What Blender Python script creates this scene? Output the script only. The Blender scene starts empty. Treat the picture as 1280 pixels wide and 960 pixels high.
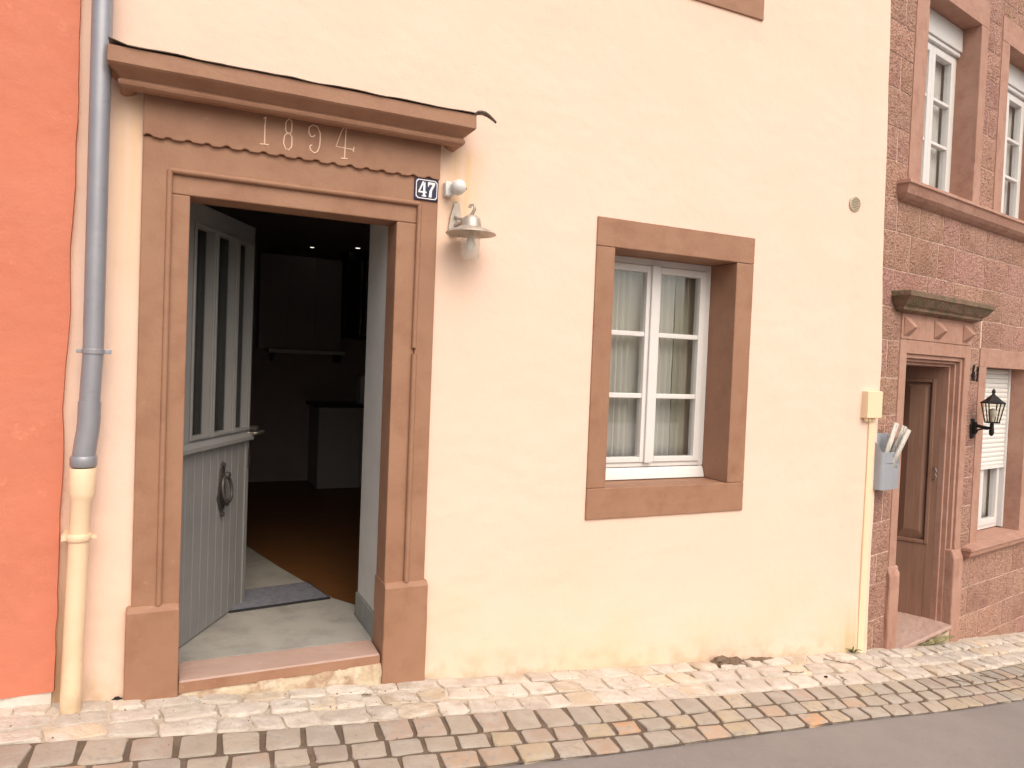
import bpy, bmesh, math, random
from mathutils import Vector, Matrix, noise
R = math.radians
random.seed(7)
sc = bpy.context.scene
COL = sc.collection

# ------------------------------------------------------------------ camera
F_PX = 910.0
yaw, pitch, roll = R(25.2), R(-1.55), R(2.26)
fwd = Vector((math.sin(yaw)*math.cos(pitch), math.cos(yaw)*math.cos(pitch), math.sin(pitch)))
rt = Vector((math.cos(yaw), -math.sin(yaw), 0)); up = rt.cross(fwd)
r2 = math.cos(roll)*rt + math.sin(roll)*up
u2 = -math.sin(roll)*rt + math.cos(roll)*up
cam = bpy.data.cameras.new('camera'); co = bpy.data.objects.new('camera', cam); COL.objects.link(co)
m = Matrix((r2, u2, -fwd)).transposed().to_4x4(); m.translation = Vector((0, -3.8, 1.623)); co.matrix_world = m
cam.sensor_width = 36; cam.lens = F_PX*36/1280; cam.clip_end = 500; cam.clip_start = .05
sc.camera = co
sc.cycles.transparent_max_bounces = 32

# ------------------------------------------------------------------ world and sun
SUN_EL, SUN_AZ = 48, 178          # azimuth clockwise from +y (north): light comes from behind and right of the camera
w = bpy.data.worlds.new('World'); sc.world = w; w.use_nodes = True
nt = w.node_tree; bg = nt.nodes['Background']
sky = nt.nodes.new('ShaderNodeTexSky'); sky.sky_type = 'NISHITA'; sky.sun_disc = False
sky.sun_elevation = R(SUN_EL); sky.sun_rotation = R(SUN_AZ)
sky.air_density = 1.0; sky.dust_density = 6.0; sky.ozone_density = 0.6
nt.links.new(sky.outputs[0], bg.inputs[0]); bg.inputs[1].default_value = 0.14
sl = bpy.data.lights.new('sun', 'SUN'); so = bpy.data.objects.new('sun', sl); COL.objects.link(so)
sl.energy = 0.95; sl.angle = R(75); sl.color = (1.0, .93, .83)
az, el = R(SUN_AZ), R(SUN_EL)
sd = Vector((math.sin(az)*math.cos(el), math.cos(az)*math.cos(el), math.sin(el)))
so.rotation_euler = (-sd).to_track_quat('-Z', 'Y').to_euler()
so.location = sd*20
sc.view_settings.view_transform = 'Standard'; sc.view_settings.look = 'None'
sc.view_settings.exposure = 0.36; sc.view_settings.gamma = 1

# ------------------------------------------------------------------ materials
def srgb(r, g, b):
    f = lambda c: (c/12.92 if c <= .04045 else ((c+.055)/1.055)**2.4)
    return (f(r/255), f(g/255), f(b/255))
def mix3(a, b, t): return tuple(a[i]*(1-t)+b[i]*t for i in range(3))
MATS = {}
def mat(name, base, rough=.7, var=None, bumps=(), metal=0, stains=(), tint=False, spec=.4, stretch=None, wave=None):
    """var: (colour, noise scale, contrast) blended in; stains: (colour, scale, low, high, amount); bumps: (kind, scale, distance, detail)"""
    M = bpy.data.materials.new(name); M.use_nodes = True
    n = M.node_tree.nodes; l = M.node_tree.links
    p = n['Principled BSDF']; p.inputs['Roughness'].default_value = rough
    p.inputs['Metallic'].default_value = metal
    p.inputs['Specular IOR Level'].default_value = spec
    tc = n.new('ShaderNodeTexCoord'); vec = tc.outputs['Object']
    if stretch:
        mp = n.new('ShaderNodeMapping'); mp.inputs['Scale'].default_value = stretch
        l.new(vec, mp.inputs[0]); vec = mp.outputs[0]
    def nz(scale, detail=6, rgh=.6):
        t = n.new('ShaderNodeTexNoise'); t.inputs['Scale'].default_value = scale
        t.inputs['Detail'].default_value = detail; t.inputs['Roughness'].default_value = rgh
        l.new(vec, t.inputs['Vector']); return t.outputs['Fac']
    def ramp(fac, lo, hi):
        r = n.new('ShaderNodeMapRange'); r.inputs[1].default_value = lo; r.inputs[2].default_value = hi
        l.new(fac, r.inputs[0]); return r.outputs[0]
    rgb = n.new('ShaderNodeRGB'); rgb.outputs[0].default_value = (*base, 1); col = rgb.outputs[0]
    def blend(col, c, fac, kind='MIX'):
        x = n.new('ShaderNodeMix'); x.data_type = 'RGBA'; x.blend_type = kind
        l.new(fac, x.inputs[0]); l.new(col, x.inputs[6])
        if isinstance(c, tuple): x.inputs[7].default_value = (*c, 1)
        else: l.new(c, x.inputs[7])
        return x.outputs[2]
    if tint:
        at = n.new('ShaderNodeAttribute'); at.attribute_name = 'tint'
        v = n.new('ShaderNodeValue'); v.outputs[0].default_value = 1
        col = blend(col, at.outputs['Color'], v.outputs[0], 'MULTIPLY')
    if var:
        for (c, s, lo, hi) in (var if isinstance(var, list) else [var]): col = blend(col, c, ramp(nz(s), lo, hi))
    for (c, s, lo, hi, amt) in stains:
        f = ramp(nz(s, 8, .7), lo, hi)
        mm = n.new('ShaderNodeMath'); mm.operation = 'MULTIPLY'; mm.inputs[1].default_value = amt
        l.new(f, mm.inputs[0]); col = blend(col, c, mm.outputs[0])
    l.new(col, p.inputs['Base Color'])
    prev = None
    for (kind, s, dist, det) in bumps:
        b = n.new('ShaderNodeBump'); b.inputs['Distance'].default_value = dist; b.inputs['Strength'].default_value = 1
        if kind == 'noise': h = nz(s, det, .62)
        elif kind == 'voro':
            t = n.new('ShaderNodeTexVoronoi'); t.inputs['Scale'].default_value = s; l.new(vec, t.inputs['Vector']); h = t.outputs['Distance']
        elif kind == 'wave':
            t = n.new('ShaderNodeTexWave'); t.inputs['Scale'].default_value = s; t.inputs['Distortion'].default_value = det
            t.bands_direction = 'Z'; l.new(vec, t.inputs['Vector']); h = t.outputs['Fac']
        l.new(h, b.inputs['Height'])
        if prev: l.new(prev, b.inputs['Normal'])
        prev = b.outputs[0]
    if prev: l.new(prev, p.inputs['Normal'])
    MATS[name] = M
    return M

def zmask(M, colour, z0, z1, slope, scale, amt, lo=.4, hi=.6):
    """splash dirt above the ground line (a stain that belongs to the wall): strongest at z0+slope*x, gone at z1 above it"""
    n = M.node_tree.nodes; l = M.node_tree.links; p = n['Principled BSDF']
    tc = n.new('ShaderNodeTexCoord'); sep = n.new('ShaderNodeSeparateXYZ'); l.new(tc.outputs['Object'], sep.inputs[0])
    mx = n.new('ShaderNodeMath'); mx.operation = 'MULTIPLY_ADD'; mx.inputs[1].default_value = -slope; l.new(sep.outputs[0], mx.inputs[0]); l.new(sep.outputs[2], mx.inputs[2])
    r = n.new('ShaderNodeMapRange'); r.inputs[1].default_value = z0; r.inputs[2].default_value = z1; r.inputs[3].default_value = 1; r.inputs[4].default_value = 0
    l.new(mx.outputs[0], r.inputs[0])
    t = n.new('ShaderNodeTexNoise'); t.inputs['Scale'].default_value = scale; t.inputs['Detail'].default_value = 8; l.new(tc.outputs['Object'], t.inputs['Vector'])
    r2_ = n.new('ShaderNodeMapRange'); r2_.inputs[1].default_value = lo; r2_.inputs[2].default_value = hi; l.new(t.outputs['Fac'], r2_.inputs[0])
    a = n.new('ShaderNodeMath'); a.operation = 'MULTIPLY'; l.new(r.outputs[0], a.inputs[0]); l.new(r2_.outputs[0], a.inputs[1])
    b = n.new('ShaderNodeMath'); b.operation = 'MULTIPLY'; b.inputs[1].default_value = amt; l.new(a.outputs[0], b.inputs[0])
    x = n.new('ShaderNodeMix'); x.data_type = 'RGBA'
    old = p.inputs['Base Color'].links[0].from_socket
    l.new(b.outputs[0], x.inputs[0]); l.new(old, x.inputs[6]); x.inputs[7].default_value = (*colour, 1); l.new(x.outputs[2], p.inputs['Base Color'])

def streaks(M, colour, x0, x1, z0, z1, amt, fade=.06):
    """rain streaks inside a rectangle of the wall, fading downwards"""
    n = M.node_tree.nodes; l = M.node_tree.links; p = n['Principled BSDF']
    tc = n.new('ShaderNodeTexCoord'); sep = n.new('ShaderNodeSeparateXYZ'); l.new(tc.outputs['Object'], sep.inputs[0])
    def rng(sock, a, b, c, d):
        r = n.new('ShaderNodeMapRange'); r.interpolation_type = 'SMOOTHSTEP'
        for i, v in enumerate((a, b, c, d)): r.inputs[i+1].default_value = v
        l.new(sock, r.inputs[0]); return r.outputs[0]
    def mul(a, b):
        k = n.new('ShaderNodeMath'); k.operation = 'MULTIPLY'; l.new(a, k.inputs[0])
        if isinstance(b, float): k.inputs[1].default_value = b
        else: l.new(b, k.inputs[1])
        return k.outputs[0]
    xm = (x0+x1)/2
    f = mul(rng(sep.outputs[0], x0, xm, 0, 1), rng(sep.outputs[0], xm, x1, 1, 0))
    f = mul(mul(f, rng(sep.outputs[2], z0, z1, 0, 1)), rng(sep.outputs[2], z1, z1+fade, 1, 0))
    mp = n.new('ShaderNodeMapping'); mp.inputs['Scale'].default_value = (22, 22, 1.2); l.new(tc.outputs['Object'], mp.inputs[0])
    t = n.new('ShaderNodeTexNoise'); t.inputs['Scale'].default_value = 1; t.inputs['Detail'].default_value = 5; l.new(mp.outputs[0], t.inputs['Vector'])
    f = mul(mul(f, rng(t.outputs['Fac'], .3, .7, .25, 1)), float(amt))
    x = n.new('ShaderNodeMix'); x.data_type = 'RGBA'; old = p.inputs['Base Color'].links[0].from_socket
    l.new(f, x.inputs[0]); l.new(old, x.inputs[6]); x.inputs[7].default_value = (*colour, 1); l.new(x.outputs[2], p.inputs['Base Color'])

CREAM = (.795, .588, .472)
BROWN = (.315, .168, .103)
M_cream = mat('cream_plaster', CREAM, .85, [((.805, .60, .49), 1.1, .35, .7), ((.785, .575, .445), .7, .5, .8)],
              [('noise', 2.2, .014, 3), ('wave', 1.6, .0006, 14), ('noise', 9, .003, 4), ('noise', 90, .0008, 4)], spec=.2,
              stains=[((.74, .53, .37), 3.3, .60, .78, .35), ((.62, .44, .30), 26, .70, .76, .35)])
zmask(M_cream, (.42, .33, .20), -.04, .16, -.0885, 9, .75, .45, .7)
zmask(M_cream, (.72, .50, .30), -.05, .9, -.0885, 2.2, .5, .35, .7)
streaks(M_cream, (.72, .50, .24), 1.24, 1.62, 1.7, 2.76, .8)
streaks(M_cream, (.72, .50, .24), -.30, -.10, 1.3, 2.76, .7)
streaks(M_cream, (.36, .24, .12), -.50, -.32, -.9, -.2, 1.0, 1.5)
streaks(M_cream, (.45, .38, .16), 4.52, 4.76, -1.2, -.46, .8, .5)
M_pipecream = mat('cream_gloss_paint', (.82, .62, .42), .45, [((.76, .56, .37), 3, .45, .7)], [('noise', 25, .002, 4)], stains=[((.25, .17, .10), 34, .70, .74, .7)])
M_brown = mat('brown_painted_sandstone', BROWN, .62, [((.35, .195, .12), 2.4, .4, .7), ((.275, .138, .082), 6, .48, .72)],
              [('noise', 9, .004, 5), ('noise', 60, .0014, 5)], spec=.35, stains=[((.42, .24, .16), 14, .63, .70, .5)])
M_browndark = mat('brown_reveal_paint', (.31, .15, .088), .6, [((.33, .165, .1), 4, .4, .7)], [('noise', 14, .005, 5)])
M_bare = mat('bare_chisel_groove', (.80, .58, .44), .8, None, [('noise', 40, .002, 3)])
zmask(M_pipecream, (.45, .33, .20), -.08, .40, 0, 9, .6, .4, .65)
M_red = mat('red_plaster', (.585, .20, .122), .85, [((.605, .22, .142), 1.6, .35, .7), ((.56, .18, .105), 3.1, .5, .8)],
            [('noise', 2.6, .016, 3), ('noise', 10, .005, 4), ('noise', 90, .0012, 4)], spec=.2, stains=[((.78, .32, .2), 6, .62, .70, .45)])
zmask(M_red, (.50, .20, .13), .05, .7, -.0885, 3, .5, .45, .7)
M_whiteplinth = mat('flaking_white_base', (.66, .61, .55), .9, [((.42, .37, .30), 7, .5, .68)], [('noise', 16, .012, 6)])
M_zinc = mat('grey_zinc_pipe', (.30, .305, .335), .38, [((.36, .365, .395), 3, .4, .7)], [('noise', 30, .0008, 3)], metal=.35, stains=[((.2, .2, .22), 9, .6, .72, .5)])
M_slate = mat('dark_weathered_flashing', (.11, .09, .07), .7, [((.25, .20, .15), 12, .45, .65)], [('noise', 30, .004, 5)])
M_white = mat('white_window_paint', (.70, .69, .67), .4, [((.65, .635, .61), 5, .5, .8)], [('noise', 40, .0006, 3)])
M_plasterwhite = mat('white_reveal_plaster', (.56, .55, .52), .8, [((.5, .49, .46), 3, .4, .7)], [('noise', 12, .003, 4)])
M_skirt = mat('grey_skirting', (.22, .23, .21), .7, [((.28, .28, .25), 9, .4, .7)], [('noise', 20, .002, 4)])
M_concrete = mat('smooth_grey_screed', (.36, .345, .31), .55, [((.25, .24, .215), 5, .42, .68), ((.42, .39, .34), 2.2, .5, .8)], [('noise', 18, .002, 6)])
M_sill = mat('worn_pink_sandstone', (.43, .29, .235), .75, [((.47, .33, .27), 4, .4, .7)], [('noise', 22, .004, 6)], stains=[((.7, .58, .48), 26, .66, .72, .6)])
M_mortarbase = mat('crumbly_lime_mortar', (.56, .45, .31), .95, [((.40, .27, .18), 7, .5, .62), ((.64, .55, .42), 12, .5, .7)], [('noise', 14, .03, 7)])
M_doorgrey = mat('grey_door_paint', (.225, .223, .217), .45, [((.20, .198, .194), 4, .4, .7)], [('noise', 30, .0012, 4)])
M_iron = mat('dark_cast_iron', (.085, .078, .072), .5, [((.14, .125, .11), 40, .5, .7)], [('noise', 60, .002, 3)], metal=.6)
M_brass = mat('worn_nickel', (.36, .33, .29), .32, None, [], metal=.9)
M_lampmetal = mat('aged_galvanised_metal', (.52, .47, .41), .42, [((.40, .34, .28), 14, .45, .7)], [('noise', 40, .001, 3)], metal=.45)
M_plasticwhite = mat('white_plastic', (.72, .72, .70), .35)
M_plastictint = mat('sensor_lens_plastic', (.60, .63, .62), .25)
M_navy = mat('navy_enamel', (.012, .012, .05), .18, None, [('noise', 20, .001, 3)])
M_enamel = mat('white_enamel', (.80, .80, .82), .2)
M_boxcream = mat('cream_box_plastic', (.80, .64, .43), .5, None, [('noise', 18, .001, 3)])
M_vent = mat('beige_vent_plastic', (.52, .45, .34), .6)
M_darkhole = mat('dark_gap', (.015, .013, .012), .9)
M_asphalt = mat('worn_asphalt', (.28, .25, .23), .88, [((.24, .212, .196), 1.7, .4, .66), ((.29, .255, .23), 40, .5, .75)],
                [('noise', 160, .004, 3), ('noise', 3, .012, 3)], stains=[((.30, .255, .21), 2.3, .62, .72, .5), ((.13, .12, .115), 300, .58, .66, .6)])
M_pavebed = mat('pale_sand_joints', (.50, .43, .34), .95, [((.60, .53, .44), 5, .40, .62), ((.26, .20, .135), 3.2, .58, .70)], [('noise', 60, .008, 6), ('noise', 12, .01, 4)])
M_pave = mat('pale_limestone_cobble', (.58, .525, .455), .9, [((.66, .61, .54), 7, .45, .7), ((.49, .42, .345), 13, .50, .70)],
             [('noise', 16, .018, 6), ('noise', 90, .004, 5)], tint=True, stains=[((.40, .30, .19), 5, .62, .74, .5)])
M_gutbed = mat('brown_joint_sand', (.15, .11, .078), .95, [((.23, .175, .125), 9, .5, .7)], [('noise', 90, .008, 6)])
M_sett = mat('split_sandstone_sett', (.405, .362, .308), .85, [((.46, .415, .36), 11, .45, .7), ((.335, .29, .24), 22, .5, .72)],
             [('noise', 30, .006, 6), ('noise', 140, .002, 4)], tint=True)
M_stone = mat('rough_red_sandstone', (.455, .265, .20), .92, [((.50, .31, .24), 3, .4, .68), ((.35, .185, .135), 26, .48, .66)],
              [('noise', 9, .02, 6), ('voro', 50, .014, 0), ('noise', 75, .014, 5)], tint=True, spec=.15, stains=[((.16, .078, .056), 46, .58, .68, .75), ((.58, .40, .31), 70, .62, .70, .5)])
M_smooth = mat('smooth_red_sandstone', (.40, .225, .165), .8, [((.45, .27, .205), 3, .4, .7), ((.34, .18, .125), 7, .5, .72)],
               [('noise', 18, .005, 6), ('noise', 90, .002, 4)], stains=[((.17, .10, .07), 8, .63, .75, .6)])
M_hood = mat('mossy_dark_sandstone', (.20, .125, .085), .9, [((.13, .11, .06), 7, .42, .62), ((.27, .17, .12), 4, .5, .7)], [('noise', 16, .012, 6), ('noise', 70, .004, 5)])
M_mortar = mat('pale_pink_mortar', (.68, .50, .41), .95, [((.44, .28, .21), 6, .45, .62)], [('noise', 50, .008, 5)])
M_oak = mat('brown_varnished_wood', (.25, .138, .094), .5, [((.20, .105, .068), 3, .4, .7)], [('noise', 14, .003, 5)], stretch=(6, 6, .6))
M_mail = mat('grey_blue_metal_box', (.36, .385, .42), .42, [((.33, .345, .37), 6, .4, .7)], [('noise', 20, .0008, 3)], metal=.15)
M_paper = mat('newspaper', (.52, .49, .43), .85, [((.20, .19, .17), 110, .54, .62), ((.62, .59, .53), 24, .5, .7)], [('noise', 60, .004, 3)], stretch=(1, 1, .10))
M_shutter = mat('white_shutter_slats', (.74, .73, .69), .5, None, [])
M_blackmetal = mat('black_lantern_metal', (.022, .018, .017), .5, None, [('noise', 60, .001, 3)], metal=.4)
M_bulb = mat('frosted_bulb', (.60, .58, .50), .35)
M_roomwall = mat('dark_brown_room_wall', (.27, .215, .195), .8, [((.30, .24, .22), 3, .4, .7)], [('noise', 10, .002, 3)])
M_ceil = mat('grey_room_ceiling', (.20, .17, .155), .9)
M_woodfloor = mat('orange_plank_floor', (.165, .07, .022), .5, [((.13, .05, .014), 6, .4, .65)], [('noise', 8, .002, 4)], stretch=(.5, 7, 1))
M_cabdark = mat('dark_lacquer_cabinet', (.016, .012, .010), .3)
M_cabgrey = mat('grey_cabinet_front', (.30, .26, .25), .5, None)
M_steel = mat('brushed_steel', (.42, .40, .38), .3, metal=.8)
M_mat1 = mat('blue_grey_mat_pile', (.20, .205, .24), .95, [((.14, .14, .165), 30, .4, .7)], [('noise', 220, .004, 3)])
M_mat2 = mat('black_rubber_edge', (.02, .02, .02), .7, None, [('noise', 120, .004, 3)])
M_curtain = mat('sheer_white_curtain', (.62, .605, .575), .9, None, [('noise', 160, .0006, 2)])
M_drape = mat('olive_grey_drape', (.40, .385, .32), .9, None, [('noise', 120, .0006, 2)])
M_drygrass = mat('dry_plant_litter', (.17, .115, .075), .95, [((.24, .18, .125), 30, .45, .65)], [('noise', 60, .012, 6)])
M_moss = mat('green_moss', (.20, .18, .075), .95, [((.33, .27, .15), 20, .45, .65)], [('noise', 80, .01, 6)])
M_leaf = mat('weed_leaf', (.10, .14, .03), .6, [((.16, .18, .05), 20, .4, .7)])
M_twig = mat('dry_twig', (.13, .09, .06), .9)
M_black = mat('black_droppings', (.02, .016, .014), .8, None, [('noise', 40, .01, 4)])
def glass(name, tint=(.86, .88, .87), refl=.10):
    M = bpy.data.materials.new(name); M.use_nodes = True
    n = M.node_tree.nodes; l = M.node_tree.links; n.remove(n['Principled BSDF'])
    t = n.new('ShaderNodeBsdfTransparent'); t.inputs[0].default_value = (*tint, 1)
    g = n.new('ShaderNodeBsdfGlossy'); g.inputs['Roughness'].default_value = .03
    lw = n.new('ShaderNodeFresnel'); lw.inputs[0].default_value = 1.5
    ad = n.new('ShaderNodeMath'); ad.operation = 'ADD'; ad.inputs[1].default_value = refl; ad.use_clamp = True; l.new(lw.outputs[0], ad.inputs[0])
    geo = n.new('ShaderNodeNewGeometry'); inv = n.new('ShaderNodeMath'); inv.operation = 'SUBTRACT'; inv.inputs[0].default_value = 1; l.new(geo.outputs['Backfacing'], inv.inputs[1])
    fr = n.new('ShaderNodeMath'); fr.operation = 'MULTIPLY'; l.new(ad.outputs[0], fr.inputs[0]); l.new(inv.outputs[0], fr.inputs[1])   # only the outer face mirrors
    mx = n.new('ShaderNodeMixShader'); l.new(fr.outputs[0], mx.inputs[0]); l.new(t.outputs[0], mx.inputs[1]); l.new(g.outputs[0], mx.inputs[2])
    l.new(mx.outputs[0], n['Material Output'].inputs[0]); MATS[name] = M; return M
M_glass = glass('window_glass', (.93, .94, .93), .16)
M_glassb = glass('stone_house_glass', (.96, .97, .97), .05)
M_doorglass = glass('door_glass', (.5, .52, .52), .04)
M_lampglass = glass('lamp_glass', (.95, .93, .88), .0)
def frosted(name):
    M = bpy.data.materials.new(name); M.use_nodes = True
    n = M.node_tree.nodes; l = M.node_tree.links; p = n['Principled BSDF']
    p.inputs['Base Color'].default_value = (.86, .80, .70, 1); p.inputs['Roughness'].default_value = .25
    t = n.new('ShaderNodeBsdfTransparent'); mx = n.new('ShaderNodeMixShader'); mx.inputs[0].default_value = .30
    l.new(t.outputs[0], mx.inputs[1]); l.new(p.outputs[0], mx.inputs[2]); l.new(mx.outputs[0], n['Material Output'].inputs[0]); return M
M_jar = frosted('dusty_lamp_glass')
def emit(name, c, s):
    M = bpy.data.materials.new(name); M.use_nodes = True
    p = M.node_tree.nodes['Principled BSDF']; p.inputs['Emission Color'].default_value = (*c, 1); p.inputs['Emission Strength'].default_value = s
    return M
M_spot = emit('lit_spot_lens', (1, .93, .82), 1.2)

# ------------------------------------------------------------------ mesh helpers
class MB:
    def __init__(s): s.v = []; s.f = []; s.m = []; s.t = []
    def face(s, idx, mi=0, tint=None): s.f.append(idx); s.m.append(mi); s.t.append(tint)
    def add(s, vs, fs, mi=0, tint=None):
        b = len(s.v); s.v += [tuple(v) for v in vs]
        for f in fs: s.face([b+i for i in f], mi, tint)
    def box(s, x0, x1, y0, y1, z0, z1, mi=0, tint=None):
        s.add([(x0,y0,z0),(x1,y0,z0),(x1,y1,z0),(x0,y1,z0),(x0,y0,z1),(x1,y0,z1),(x1,y1,z1),(x0,y1,z1)],
              [(3,2,1,0),(4,5,6,7),(0,1,5,4),(1,2,6,5),(2,3,7,6),(3,0,4,7)], mi, tint)
    def prism(s, poly, a, b, axis='y', mi=0):
        n = len(poly)
        P = {'y': lambda p, t: (p[0], t, p[1]), 'x': lambda p, t: (t, p[0], p[1]), 'z': lambda p, t: (p[0], p[1], t)}[axis]
        s.add([P(p, a) for p in poly]+[P(p, b) for p in poly],
              [tuple(range(n)), tuple(range(2*n-1, n-1, -1))]+[(i, n+i, n+(i+1) % n, (i+1) % n) for i in range(n)], mi)
    def tube(s, path, r, seg=10, cap=True, mi=0):
        path = [Vector(p) for p in path]; rs = r if isinstance(r, (list, tuple)) else [r]*len(path)
        rings = []; prevn = None
        for i, p in enumerate(path):
            d = (path[min(i+1, len(path)-1)]-path[max(i-1, 0)]).normalized()
            if prevn is None:
                a = Vector((0, 0, 1)) if abs(d.z) < .9 else Vector((1, 0, 0)); nn = d.cross(a).normalized()
            else: nn = (prevn-d*prevn.dot(d)).normalized()
            prevn = nn; bb = d.cross(nn)
            rings.append([p+(nn*math.cos(2*math.pi*k/seg)+bb*math.sin(2*math.pi*k/seg))*rs[i] for k in range(seg)])
        vs = [v for rg in rings for v in rg]; fs = []
        for i in range(len(rings)-1):
            for k in range(seg): fs.append((i*seg+k, i*seg+(k+1) % seg, (i+1)*seg+(k+1) % seg, (i+1)*seg+k))
        if cap: fs += [tuple(range(seg-1, -1, -1)), tuple((len(rings)-1)*seg+k for k in range(seg))]
        s.add(vs, fs, mi)
    def lathe(s, prof, c, seg=24, axis='z', mi=0):
        """prof: (radius, height) list"""
        vs = []; fs = []
        for (r, h) in prof:
            for k in range(seg):
                a = 2*math.pi*k/seg; x, y = r*math.cos(a), r*math.sin(a)
                vs.append((c[0]+x, c[1]+y, c[2]+h) if axis == 'z' else (c[0]+x, c[1]+h, c[2]+y))
        for i in range(len(prof)-1):
            for k in range(seg): fs.append((i*seg+k, i*seg+(k+1) % seg, (i+1)*seg+(k+1) % seg, (i+1)*seg+k))
        fs += [tuple(range(seg)), tuple((len(prof)-1)*seg+k for k in range(seg))]
        s.add(vs, fs, mi)
    def build(s, name, mats, parent=None, bevel=0, smooth=False, seg=2, solid=0, weld=False):
        me = bpy.data.meshes.new(name); me.from_pydata(s.v, [], s.f)
        for M in (mats if isinstance(mats, (list, tuple)) else [mats]): me.materials.append(M)
        me.polygons.foreach_set('material_index', s.m)
        if any(t is not None for t in s.t):
            ca = me.color_attributes.new('tint', 'FLOAT_COLOR', 'CORNER')
            for p, t in zip(me.polygons, s.t):
                for li in p.loop_indices: ca.data[li].color = (*(t or (1, 1, 1)), 1)
        bm = bmesh.new(); bm.from_mesh(me)
        if weld: bmesh.ops.remove_doubles(bm, verts=bm.verts, dist=1e-5)
        bmesh.ops.recalc_face_normals(bm, faces=bm.faces); bm.to_mesh(me); bm.free()
        if smooth:
            me.polygons.foreach_set('use_smooth', [True]*len(me.polygons)); me.set_sharp_from_angle(angle=R(38))
        o = bpy.data.objects.new(name, me); COL.objects.link(o)
        if parent: o.parent = parent
        if solid:
            k = o.modifiers.new('solid', 'SOLIDIFY'); k.thickness = solid; k.offset = 0
        if bevel:
            b = o.modifiers.new('bevel', 'BEVEL'); b.width = bevel; b.segments = seg; b.limit_method = 'ANGLE'; b.angle_limit = R(35)
        return o
CLOUD = bpy.data.textures.new('wear', 'CLOUDS'); CLOUD.noise_scale = .05; CLOUD.noise_depth = 3
def worn(o, amount=.006, levels=4):
    """uneven, slightly chipped stone: dense simple subdivision and a small displacement"""
    k = o.modifiers.new('dense', 'SUBSURF'); k.subdivision_type = 'SIMPLE'; k.levels = levels; k.render_levels = levels
    d = o.modifiers.new('wear', 'DISPLACE'); d.texture = CLOUD; d.texture_coords = 'GLOBAL'; d.strength = amount; d.mid_level = .5
    return o
def tag(o, label=None, cat=None, group=None, kind=None):
    if label: o['label'] = label
    if cat: o['category'] = cat
    if group: o['group'] = group
    if kind: o['kind'] = kind
    return o
def empty(name, loc=(0, 0, 0), rz=0, label=None, cat=None, group=None):
    o = bpy.data.objects.new(name, None); COL.objects.link(o); o.location = loc; o.rotation_euler = (0, 0, rz)
    o.empty_display_size = .1
    return tag(o, label, cat, group)
def subtract(rect, holes):
    out = [rect]
    for h in holes:
        nxt = []
        for (a, b, c, d) in out:
            if h[0] >= b or h[1] <= a or h[2] >= d or h[3] <= c: nxt.append((a, b, c, d)); continue
            if h[0] > a: nxt.append((a, h[0], c, d))
            if h[1] < b: nxt.append((h[1], b, c, d))
            m0, m1 = max(a, h[0]), min(b, h[1])
            if h[2] > c: nxt.append((m0, m1, c, h[2]))
            if h[3] < d: nxt.append((m0, m1, h[3], d))
        out = nxt
    return out
def wall_grid(x0, x1, z0, z1, holes, y0, y1, step=.12, fn=None):
    """a wall slab with real openings; fn(x, z) moves front vertices -> (x, dy)"""
    def brk(a, b, cuts):
        c = sorted({a, b, *[k for k in cuts if a < k < b]}); out = []
        for p, q in zip(c, c[1:]):
            n = max(1, round((q-p)/step)); out += [p+(q-p)*i/n for i in range(n)]
        return out+[b]
    xs = brk(x0, x1, [k for h in holes for k in h[:2]]); zs = brk(z0, z1, [k for h in holes for k in h[2:]])
    inside = lambda x, z: any(h[0] < x < h[1] and h[2] < z < h[3] for h in holes)
    mb = MB(); nx, nz = len(xs), len(zs)
    for back in (0, 1):
        for z in zs:
            for x in xs:
                xx, dy = (fn(x, z) if fn else (x, 0)); mb.v.append((xx, (y1 if back else y0+dy), z))
    I = lambda i, j, b: b*nx*nz+j*nx+i
    cell = [[not inside((xs[i]+xs[i+1])/2, (zs[j]+zs[j+1])/2) for j in range(nz-1)] for i in range(nx-1)]
    g = lambda i, j: 0 <= i < nx-1 and 0 <= j < nz-1 and cell[i][j]
    for i in range(nx-1):
        for j in range(nz-1):
            if not cell[i][j]: continue
            mb.face([I(i,j,0), I(i+1,j,0), I(i+1,j+1,0), I(i,j+1,0)]); mb.face([I(i,j,1), I(i,j+1,1), I(i+1,j+1,1), I(i+1,j,1)])
            if not g(i-1, j): mb.face([I(i,j,0), I(i,j+1,0), I(i,j+1,1), I(i,j,1)])
            if not g(i+1, j): mb.face([I(i+1,j,0), I(i+1,j,1), I(i+1,j+1,1), I(i+1,j+1,0)])
            if not g(i, j-1): mb.face([I(i,j,0), I(i,j,1), I(i+1,j,1), I(i+1,j,0)])
            if not g(i, j+1): mb.face([I(i,j+1,0), I(i+1,j+1,0), I(i+1,j+1,1), I(i,j+1,1)])
    return mb
def lerp(t, pts):
    if t <= pts[0][0]: return pts[0][1]
    for (a, b), (c, d) in zip(pts, pts[1:]):
        if t <= c: return b+(d-b)*(t-a)/(c-a)
    return pts[-1][1]
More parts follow.
